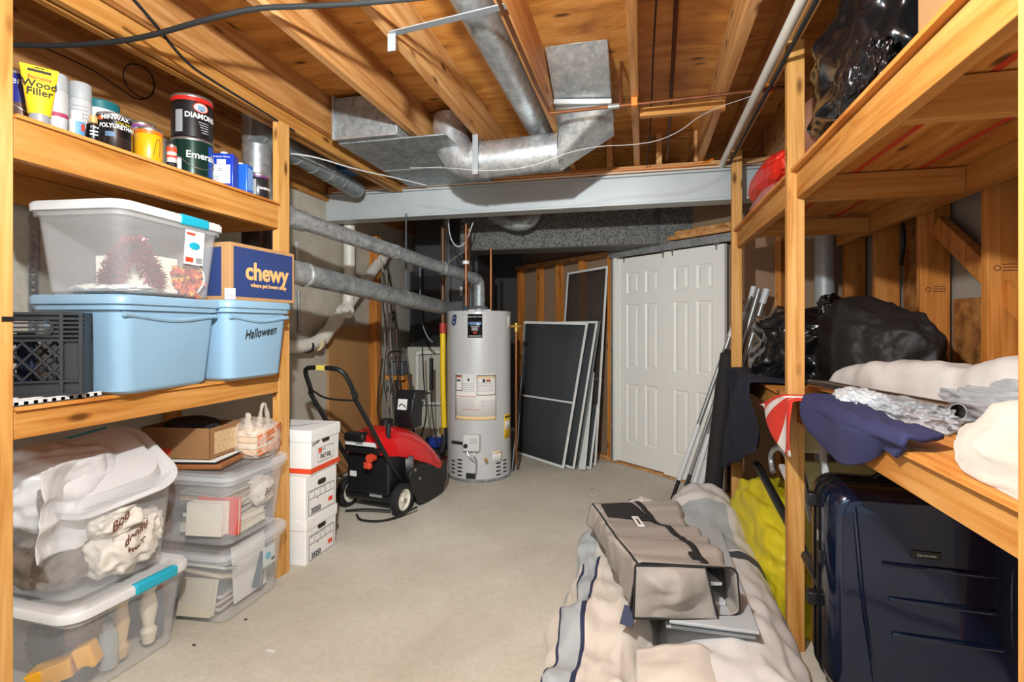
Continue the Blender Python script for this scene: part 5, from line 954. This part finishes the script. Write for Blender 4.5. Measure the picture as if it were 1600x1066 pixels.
def surf(x,y):
    s=(y+Lb/2)/Lb; k=min(60,max(0,int(round(s*60)))); pts=sorted([p for p in rings[k] if p.z>.05+.0*s],key=lambda p:p.x); up=[p for p in pts if p.z>max(q.z for q in pts)-.07]
    for p,q in zip(up,up[1:]):
        if p.x<=x<=q.x: f=(x-p.x)/max(1e-6,q.x-p.x); return p.z+(q.z-p.z)*f
    return max(q.z for q in pts)
b=MB(); b.grid(lambda a,c:V((-.16+.15*a+.05*(1-c)*a,.18+.19*c-.03*a*(1-c),surf(-.16+.15*a,.18+.19*c)+.005)),10,10); b.build('mesh_window',BLKFAB,t,solid=.002)
b=MB(); pts=[(.02,.38),(.035,.25),(.05,.10),(.075,-.05),(.085,-.18),(.09,-.36)]
q=[]
for (x0_,y0_),(x1_,y1_) in zip(pts,pts[1:]):
    for k in range(6): f=k/6; q.append((x0_+(x1_-x0_)*f,y0_+(y1_-y0_)*f))
b.loft([[V((x-.013,y,surf(x,y)+.006)),V((x+.013,y,surf(x,y)+.006))] for x,y in q],False,False,False); b.build('zip_strip',BLKFAB,t,solid=.002)
MB().box((.055,-.30,surf(.06,-.28)+.004),(.075,-.25,surf(.06,-.28)+.014)).build('zip_pull',BLACKR,t); b=MB(); b.box((-.065,.02,surf(-.05,.06)+.007),(-.035,.14,surf(-.05,.06)+.010)); b.build('white_tab',WHITEP,t,bevel=.001); text(t,'lettering','Coleman',INK,.022,(-.05,.08,surf(-.05,.06)+.0105),(0,-1,0),(1,0,0),ext=.0004)
MB().sphere((-Wb*.47-.008,-.27,.085),.010,10,8,(.4,1,1)).build('grommet',BLACKR,t); MB().bar((-.19,-.38,.015),(-.215,-.42,-.03),.045,.006).build('navy_tab',NAVYB,t)
# ---------------------------------------------------------------- poles
PG=mat('pole_grey',S(150,150,148),.35,.5); PWH=mat('pole_sleeve',S(206,208,208),.4)
def pole(u0,v0,d0,u1,v1,d1,segs,label,r=.016):
    t=thing('tent_pole',label,'pole',group='grey tent poles by the white doors'); a,c=oD(u0,v0,d0),oD(u1,v1,d1)
    for i,(f0,f1,m_,k) in enumerate(segs): MB().cyl(a.lerp(c,f0),a.lerp(c,f1),r*k,n=14).build('sleeve' if m_ is PWH else 'tube',m_,t)
pole(1050,781,4.02,1160,470,4.0,((0,.10,BLACK,.9),(.10,.38,PWH,1.12),(.38,.82,PG,1),(.82,.92,PWH,1.15),(.92,1,PG,.8)),'leftmost grey tent pole leaning by the white doors')
pole(1066,779,3.98,1172,462,3.92,((0,.12,DARKST,1),(.12,.40,PG,.9),(.40,.80,PG,.9),(.80,.92,PWH,1.1),(.92,1,PG,.8)),'grey tent pole just right of the leftmost one')
pole(1078,778,3.95,1178,448,3.96,((0,.30,PWH,1.15),(.30,.78,PG,1),(.78,.88,PWH,1.15),(.88,.95,PG,1),(.95,1,PWH,1.3)),'grey tent pole with a white sleeve low down, second from the black case')
pole(1090,776,3.92,1186,452,3.88,((0,.28,PWH,1.2),(.28,.86,PG,1.05),(.86,1,PG,1.1)),'grey tent pole nearest the black case')
pole(1100,770,3.95,1198,452,3.90,((0,.8,PG,1),(.8,.93,PG,1.1),(.93,1,PWH,1.4)),'tent pole whose white capped tip is rightmost behind the far shelf post',.018)
tag(MB().tube([(.47,3.98,0),(.50,4.0,.4),(.55,4.03,.8),(.585,4.05,1.15),(.60,4.06,1.2)],[.055,.06,.06,.05,.03],14,smooth=2).build('pole_case',BLKFAB),'tall black fabric case leaning behind the far right shelf post','case')
# ---------------------------------------------------------------- under the right shelf
YB=mat('bag_yellow',S(206,190,34),.45,bump=.1,bs=60)
tag(blob((.72,3.10,.10),(.20,.52,.36),61,.05,2.2,6,zmin=.003,pw=.75,oct_=4,cr=.08,cf=4,xf=lambda p,d:V((p.x-.05*(p.y),p.y,p.z*(1+.25*p.y)))).build('yellow_bag',YB,angle=180),'bright yellow plastic bag on the floor under the right shelf','bag')
a=oX(1183,726,.66); c=oX(1226,806,.665); tag(MB().tube([a,c,c+(c-a)*.9],.022,14).build('dark_rod',mat('rod_dark',S(54,56,58),.3,.5)),'dark metal tube lying on the yellow bag','tube')
PY=mat('pale_yellow_plastic',S(236,230,170),.4); t=thing('plastic_chair','pale yellow plastic folding chair with white frame under the right shelf','chair')
for z0,z1,y0 in ((.78,.90,2.72),(.62,.73,2.70)): MB().hexa([(.70,y0,z0),(1.24,y0,z0),(1.24,y0+.04,z0),(.70,y0+.04,z0),(.70,y0+.06,z1),(1.24,y0+.06,z1),(1.24,y0+.10,z1),(.70,y0+.10,z1)]).build('slat_panel',PY,t,bevel=.012,seg=3)
for x in (.672,.80): 
    b=MB(); b.bar((x,2.62,.60),(x+.01,2.80,.96),.03,.025); b.bar((x,2.62,.60),(x+.015,2.95,.66),.03,.025); b.build('white_frame',WHITE,t,bevel=.006)
MB().box((.70,2.66,.03),(1.22,2.70,.56)).build('back_panel',mat('yellow_plastic',S(226,214,110),.4),t,bevel=.01); MB().tube([(.645,2.83,.86),(.64,2.76,.89),(.66,2.68,.86),(.70,2.62,.70),(.73,2.60,.5)],.016,12,smooth=2).build('clear_tube',STEEL,t)
for sx in (.71,1.20): MB().tube([(sx,2.72,.62),(sx,2.78,0.0)],.014,10).build('leg',WHITE,t)
tag(MB().tube([oX(1208,738,.66),oX(1204,718,.66),oX(1207,704,.66),oX(1216,699,.66),oX(1226,704,.68),oX(1236,730,.72),oX(1240,760,.74)],.014,12,smooth=2).build('hook_handle',GALV),'curved grey hook handle beside the pale yellow chair','hook')
NAV=mat('navy_cloth',S(24,25,42),.9,bump=.2,bs=300); NAV2=mat('navy_fleece',S(46,48,88),.9,bump=.2,bs=300)
b=MB()
def coat(a,c):
    y=3.88-.95*a; s=c*1.0
    if s<.22: x=.95-(.95-.575)*(s/.22); z=1.085
    else: q=(s-.22)/.78; x=.575+.03*math.sin(q*5+a*4); z=1.085-q*(.68-.35*a)
    y+=.10*math.sin(c*6)*(1-a); x+=-.018*ridge(V((y*5,z*2,2)),2)-.015*math.sin(a*13); return V((min(x,.61) if s>.22 and y>3.88 else x,min(y,3.90),z+.012*noise.noise(V((x*7,y*7,z)))))
b.grid(coat,40,60); tag(b.build('navy_jacket',NAV,solid=.006,angle=180),'dark navy jacket hanging off the lower right shelf by the far post','jacket')
# suitcase
SH=mat('suitcase_navy',S(16,30,58),.14,.55,coat=.7); t=thing('suitcase','large shiny navy hard shell suitcase under the right shelf','suitcase',(.945,2.25,-.0),(0,0,-.03))
def shell(y0,y1,taper):
    b=MB(); rings=[]
    for k in range(9): f=k/8; ins=taper*(f**3); r=.075; rings.append([V((x,y0+(y1-y0)*math.sin(f*PI/2),z+.415)) for x,z,_ in rrect(.585-ins*2,.755-ins*2,r,8)])
    return b.loft(rings,False,True)
shell(-.012,-.150,.045).build('front_shell',SH,t,angle=50); shell(.012,.150,.045).build('rear_shell',mat('suitcase_dark',S(26,28,34),.3,.2),t,angle=50)
b=MB(); b.loft([[V((x,y,z+.415)) for x,z,_ in rrect(.588,.758,.076,8)] for y in (-.0125,.0125)]); b.build('zip_band',BLACK,t)
for y in (-.03,.03): MB().tube([V((x,y,z+.415)) for x,z,_ in rrect(.590,.760,.077,8)+[rrect(.590,.760,.077,8)[0]]],.004,6).build('frame_bead',BLACKG,t)
for z,x0,x1 in ((.545,-.13,.20),(.425,-.11,.20),(.305,-.10,.22)): MB().tube([(x0,-.149,z),(x0+.05,-.154,z-.002),(x1-.05,-.154,z-.004),(x1,-.149,z-.006)],.009,8).build('rib',SH,t)
MB().tube([(-.215,-.146,.735),(-.205,-.152,.60),(-.19,-.153,.40),(-.16,-.152,.20),(-.15,-.147,.10)],.008,8,smooth=1).build('crease',SH,t); MB().tube([(.25,-.140,.70),(.24,-.146,.45),(.25,-.14,.15)],.007,8,smooth=1).build('crease',SH,t)
MB().box((-.045,-.1545,.575),(.045,-.149,.602)).build('name_plate',BLACKG,t,bevel=.003); text(t,'lettering','Samsonite',mat('silver_ink',S(190,186,176),.4),.014,(0,-.1555,.588))
for z in (.68,.30): MB().box((-.328,-.01,z),(-.291,.035,z+.05)).build('foot_block',BLACK,t,bevel=.006)
MB().box((-.300,-.055,.48),(-.289,-.018,.53)).build('latch',BLACK,t,bevel=.003); MB().box((-.302,-.032,.56),(-.296,-.022,.60)).build('zip_pull',STEEL,t); MB().tube([(-.10,.02,.795),(-.08,.02,.815),(.08,.02,.815),(.10,.02,.795)],.010,8,smooth=1).build('carry_handle',BLACK,t)
for sx in (-.22,.22):
    for sy in (-.09,.09): MB().cyl((sx-.012,sy,.025),(sx+.012,sy,.025),.025,n=16).build('wheel',BLACKR,t); 
MB().box((-.25,-.11,.03),(.25,.11,.055)).build('wheel_base',BLACK,t)
# ---------------------------------------------------------------- lower right shelf
ZS=1.0700
GB=mat('bin_liner',S(18,18,20),.24,spec=.6)
def liner(label,c,rad,seed,zmin,amp=.17,freq=2.3,pw=.8,xf=None): return tag(blob(c,rad,seed,amp*.55,freq*.8,6,zmin=zmin,pw=pw,oct_=3,fine=.010,xf=xf,cr=amp*.9,cf=3.0).build('black_bag',GB,angle=180),label,'bag')
liner('shiny black plastic bag on the lower right shelf behind the mid post',(.945,3.45,1.24),(.27,.36,.23),71,ZS)
tag(blob((1.09,2.98,1.20),(.20,.44,.25),75,.06,1.7,6,zmin=ZS,pw=.8,cr=.09,cf=2.6,xf=lambda p,d:V((p.x,p.y,p.z+.05*math.exp(-((p.y-.1)*6)**2)))).build('black_duffel',mat('black_nylon',S(34,32,32),.6,bump=.2,bs=200),angle=180),'matte black fabric bundle next to the shiny black bag','bundle')
liner('small black plastic knot standing above the shiny black bag',(1.02,3.32,1.47),(.055,.05,.07),78,None,.2)
WT=mat('tarp_white',S(200,195,190),.6,bump=.1,bs=60)
def fold(name,p0,p1,a,h,seed,mt,label,cat,z0=ZS,amp=.02,pw=.45,hf=lambda s:1):
    b=MB(); p0,p1=V(p0),V(p1); d=(p1-p0).normalized(); r=V((d.y,-d.x,0)); sd=V((seed,seed*.5,0)); nu,nv=46,80
    def P(f,s):
        th=PI*(1-f); e=min(1,min(s,1-s)*10); e=.45+.55*math.sin(e*PI/2); p=p0.lerp(p1,s); hh=h*hf(s)*e
        c=math.cos(th); q=p+r*a*math.copysign(abs(c)**.6,c)*(.85+.15*e); z=z0+p.z+hh*max(0,math.sin(th))**pw
        k=.4*amp*ridge(V((q.x*5,q.y*5,z*3))+sd,3)+1.1*amp*crease(V((q.x,q.y,z)),seed,5)+.4*amp*crease(V((q.x,q.y,z)),seed+9,11); q=q+r*k*c; return V((q.x,q.y,max(z0+.001,z+k*max(0,math.sin(th))**.4)))
    g=[[b.bm.verts.new(P(i/nu,j/nv)) for j in range(nv+1)] for i in range(nu+1)]
    for i in range(nu):
        for j in range(nv): b.face([g[i][j],g[i+1][j],g[i+1][j+1],g[i][j+1]])
    b.face([q[0] for q in g][::-1]); b.face([q[-1] for q in g]); b.face([g[0][j] for j in range(nv+1)]+[g[nu][j] for j in range(nv,-1,-1)])
    return tag(b.build(name,mt,angle=70),label,cat)
fold('white_tarp',(.88,2.70,0),(1.215,1.50,0),.075,.14,5,WT,'folded white vinyl tarp across the lower right shelf','tarp',hf=lambda s:.85+.75*s)
fold('grey_tarp',(.98,2.42,0),(1.15,1.45,0),.085,.075,9,mat('tarp_grey',S(158,156,154),.6),'grey folded sheet beneath the white tarp','sheet') if 0 else None
tag(blob((1.09,1.86,1.11),(.13,.32,.09),83,.09,3.0,6,zmin=ZS,pw=.75,oct_=4,cr=.16,cf=5).build('silver_sheet',mat('silver_plastic',S(186,190,194),.32,.25,bump=.35,bs=50),angle=180),'crumpled silver grey plastic sheet beside the chrome tube','plastic sheet')
t=thing('chrome_tube','open ended chrome tube lying along the lower right shelf','tube'); a=V((.765,2.72,1.104)); c=V((.885,1.80,1.122)); d=(c-a).normalized(); b=MB()
CHR=mat('chrome',S(190,180,172),.12,.95); b.cyl(a,c,.026,n=28,caps=False); b.cyl(a,c,.022,n=28,caps=False); b.build('tube_wall',CHR,t)
MB().lathe([(.022,0),(.026,0),(.027,-.008),(.026,-.016)],c,28,axis=d,cap=False).build('end_rim',STEEL,t); MB().cyl(a+d*.01,a+d*.012,.0215,n=20).build('end_plug',BLACK,t)
FI=clear('wrap_film',S(206,212,218),.5,.12)
tag(blob((.80,1.93,1.09),(.085,.20,.045),87,.1,3.2,6,zmin=ZS,pw=.8,oct_=4,cr=.2,cf=5).build('plastic_wrap',FI,angle=180),'shiny clear plastic wrap bunched under the chrome tube','plastic wrap')
tag(blob((.745,2.10,1.092),(.06,.16,.050),90,.1,3.4,6,zmin=ZS,pw=.8,oct_=4,cr=.22,cf=6).build('white_wrap',mat('wrap_white',S(206,212,216),.3,bump=.3,bs=60),angle=180),'crinkled white plastic wrap in front of the chrome tube','plastic wrap')
b=MB()
def navf(a,c):
    y=2.20-.72*a; s=c*.36
    if s<.18: x=.70-(.70-.60)*(s/.18); z=ZS+.020+.015*ridge(V((x*8,y*5,3)),2)
    else: q=(s-.18)/.18; x=.600-.012*math.sin(q*2+a*3); z=ZS+.02-q*(.045+.10*math.sin(PI*min(1,a*1.15+.05))**.7)
    y+=.04*math.sin(c*4+a*3); x+=-.010*math.sin(a*11+c*2)*(1 if s>.2 else .3); return V((x,y,z))
b.grid(navf,50,40); tag(b.build('navy_fleece',NAV2,solid=.012,angle=180),'navy blue fleece draped over the front edge of the lower right shelf','fleece')
CRM=mat('blanket_cream',S(192,182,167),.95,bump=.25,bs=350,sheen=.4)
def blk(p,d): return V((p.x-.07*math.exp(-((p.z+.02)*10)**2)*(1 if p.x<0 else 0),p.y,p.z))
b=blob((.945,1.14,1.11),(.235,.31,.125),93,.07,1.6,6,zmin=ZS,pw=.75,oct_=3,fine=.01,xf=blk,cr=.09,cf=2.4)
for v in b.bm.verts: v.co.z+=.018*math.sin(v.co.y*26+v.co.x*9)*max(0,min(1,(v.co.z-ZS)*9)); v.co.z=max(ZS,v.co.z)
tag(b.build('cream_blanket',CRM,angle=180),'soft cream blanket heaped at the near end of the lower right shelf','blanket')
# red and white cloth over the mid post
t=MB(); FR=mat('flag_red',S(216,56,40),.7,bump=.1,bs=200); FWh=mat('flag_white',S(232,226,220),.7)
t.m(FR); t.m(FWh)
def flagp(a,c):
    s=c*.42
    if s<.14: f=s/.14; return V((.84-.262*f,2.20+.20*a*(1-f)+.06*f+.16*a*f,ZS+.012+.006*math.sin(a*9)))
    q=(s-.14)/.28; y=2.26+.16*a+(.46*a-.02)*q**.8; x=.576-.010*(1+math.sin(a*9+q*3))-.012*q; return V((x,y,ZS+.012-q*(.19+.05*math.sin(a*5+.5)-.05*a)))
nu,nv=40,40; g=[[t.bm.verts.new(flagp(i/nu,j/nv)) for j in range(nv+1)] for i in range(nu+1)]
for i in range(nu):
    for j in range(nv): a_=(i+.5)/nu; t.mi=1 if (.20<a_<.34 or .62<a_<.74) or (j/nv>.9 and .0<a_<.12) or (j/nv>.88 and .8<a_<.95) else 0; t.face([g[i][j],g[i+1][j],g[i+1][j+1],g[i][j+1]])
tag(t.build('striped_cloth',solid=.003,angle=180),'red and white striped cloth hanging over the mid post of the right shelf','cloth')
# ---------------------------------------------------------------- upper right shelf
ZU=2.0375
def hang(p,d):
    return p
liner('large shiny black plastic bag heaped on the upper right shelf',(.96,2.18,2.30),(.29,.42,.30),97,ZU,.16,2.2)
liner('twisted tail of black plastic bag drooping at the upper shelf edge',(.665,1.86,2.13),(.05,.13,.10),101,ZU,.22,2.6)
bx('cardboard_box',(.715,1.10,ZU),(1.24,1.64,2.52),CARD,None,.004); tag(bpy.data.objects['cardboard_box.001'] if 'cardboard_box.001' in bpy.data.objects else bpy.data.objects['cardboard_box'],'plain tan cardboard box beside the black bag on the upper shelf','box')
RF=mat('red_nylon',S(228,44,24),.45,bump=.1,bs=80)
tag(blob((.765,3.42,2.235),(.10,.36,.085),105,.12,2.2,5,zmin=2.14,pw=.75).build('red_cushion',RF,angle=180),'bright red cushion in plastic at the far end of the upper shelf','cushion')
t=thing('net_bag','clear bag of red netting under the red cushion','bag'); blob((.765,3.42,2.09),(.10,.34,.07),107,.10,2.2,5,zmin=ZU,pw=.7).build('bag_film',clear('red_film',S(230,190,180),.4,.2),t,angle=180)
for k in range(9): y=3.14+k*.07; MB().tube([(.672+.01*math.sin(k),y,2.05),(.668,y+.02,2.10),(.70,y+.03,2.145)],.005,6,smooth=1).build('red_strand',RF,t)
# ---------------------------------------------------------------- lights
def light(n,t,loc,e,col,size=.05,rot=None,sy=None):
    l=bpy.data.lights.new(n,t); l.energy=e; l.color=col; o=bpy.data.objects.new(n,l); COL.objects.link(o); o.location=loc
    if t in('POINT',): l.shadow_soft_size=size
    if t=='AREA': l.size=size; l.shape='RECTANGLE'; l.size_y=sy or size
    if rot: o.rotation_euler=rot
    return o
light('bulb','POINT',(-.42,.50,2.30),215,(.92,1.0,1.03),.035)
sp=light('back_fill_spot','SPOT',(-.44,.50,2.30),250,(.94,1.0,1.0),.04); sp.data.spot_size=R(84); sp.data.spot_blend=.9; sp.data.shadow_soft_size=.04; sp.rotation_euler=(V((-1.6,4.9,1.1))-V(sp.location)).to_track_quat('-Z','Y').to_euler()  # added spot beside the bulb to brighten the back of the room
light('camera_fill','AREA',(-.3,-.9,2.3),15,(.88,1.0,1.10),1.6,(R(58),0,R(8)),.8)  # added broad fill from behind the camera, like bounced flash
w=bpy.data.worlds.new('world'); sc.world=w; w.use_nodes=True
w.node_tree.nodes['Background'].inputs[0].default_value=(.90,1.0,1.09,1); w.node_tree.nodes['Background'].inputs[1].default_value=.8
rebase()
sc.view_settings.view_transform='Standard'; sc.view_settings.look='None'; sc.view_settings.exposure=0.0; sc.view_settings.gamma=1; sc.view_settings.use_curve_mapping=False
sc.cycles.max_bounces=10; sc.cycles.transparent_max_bounces=32; sc.cycles.use_denoising=True
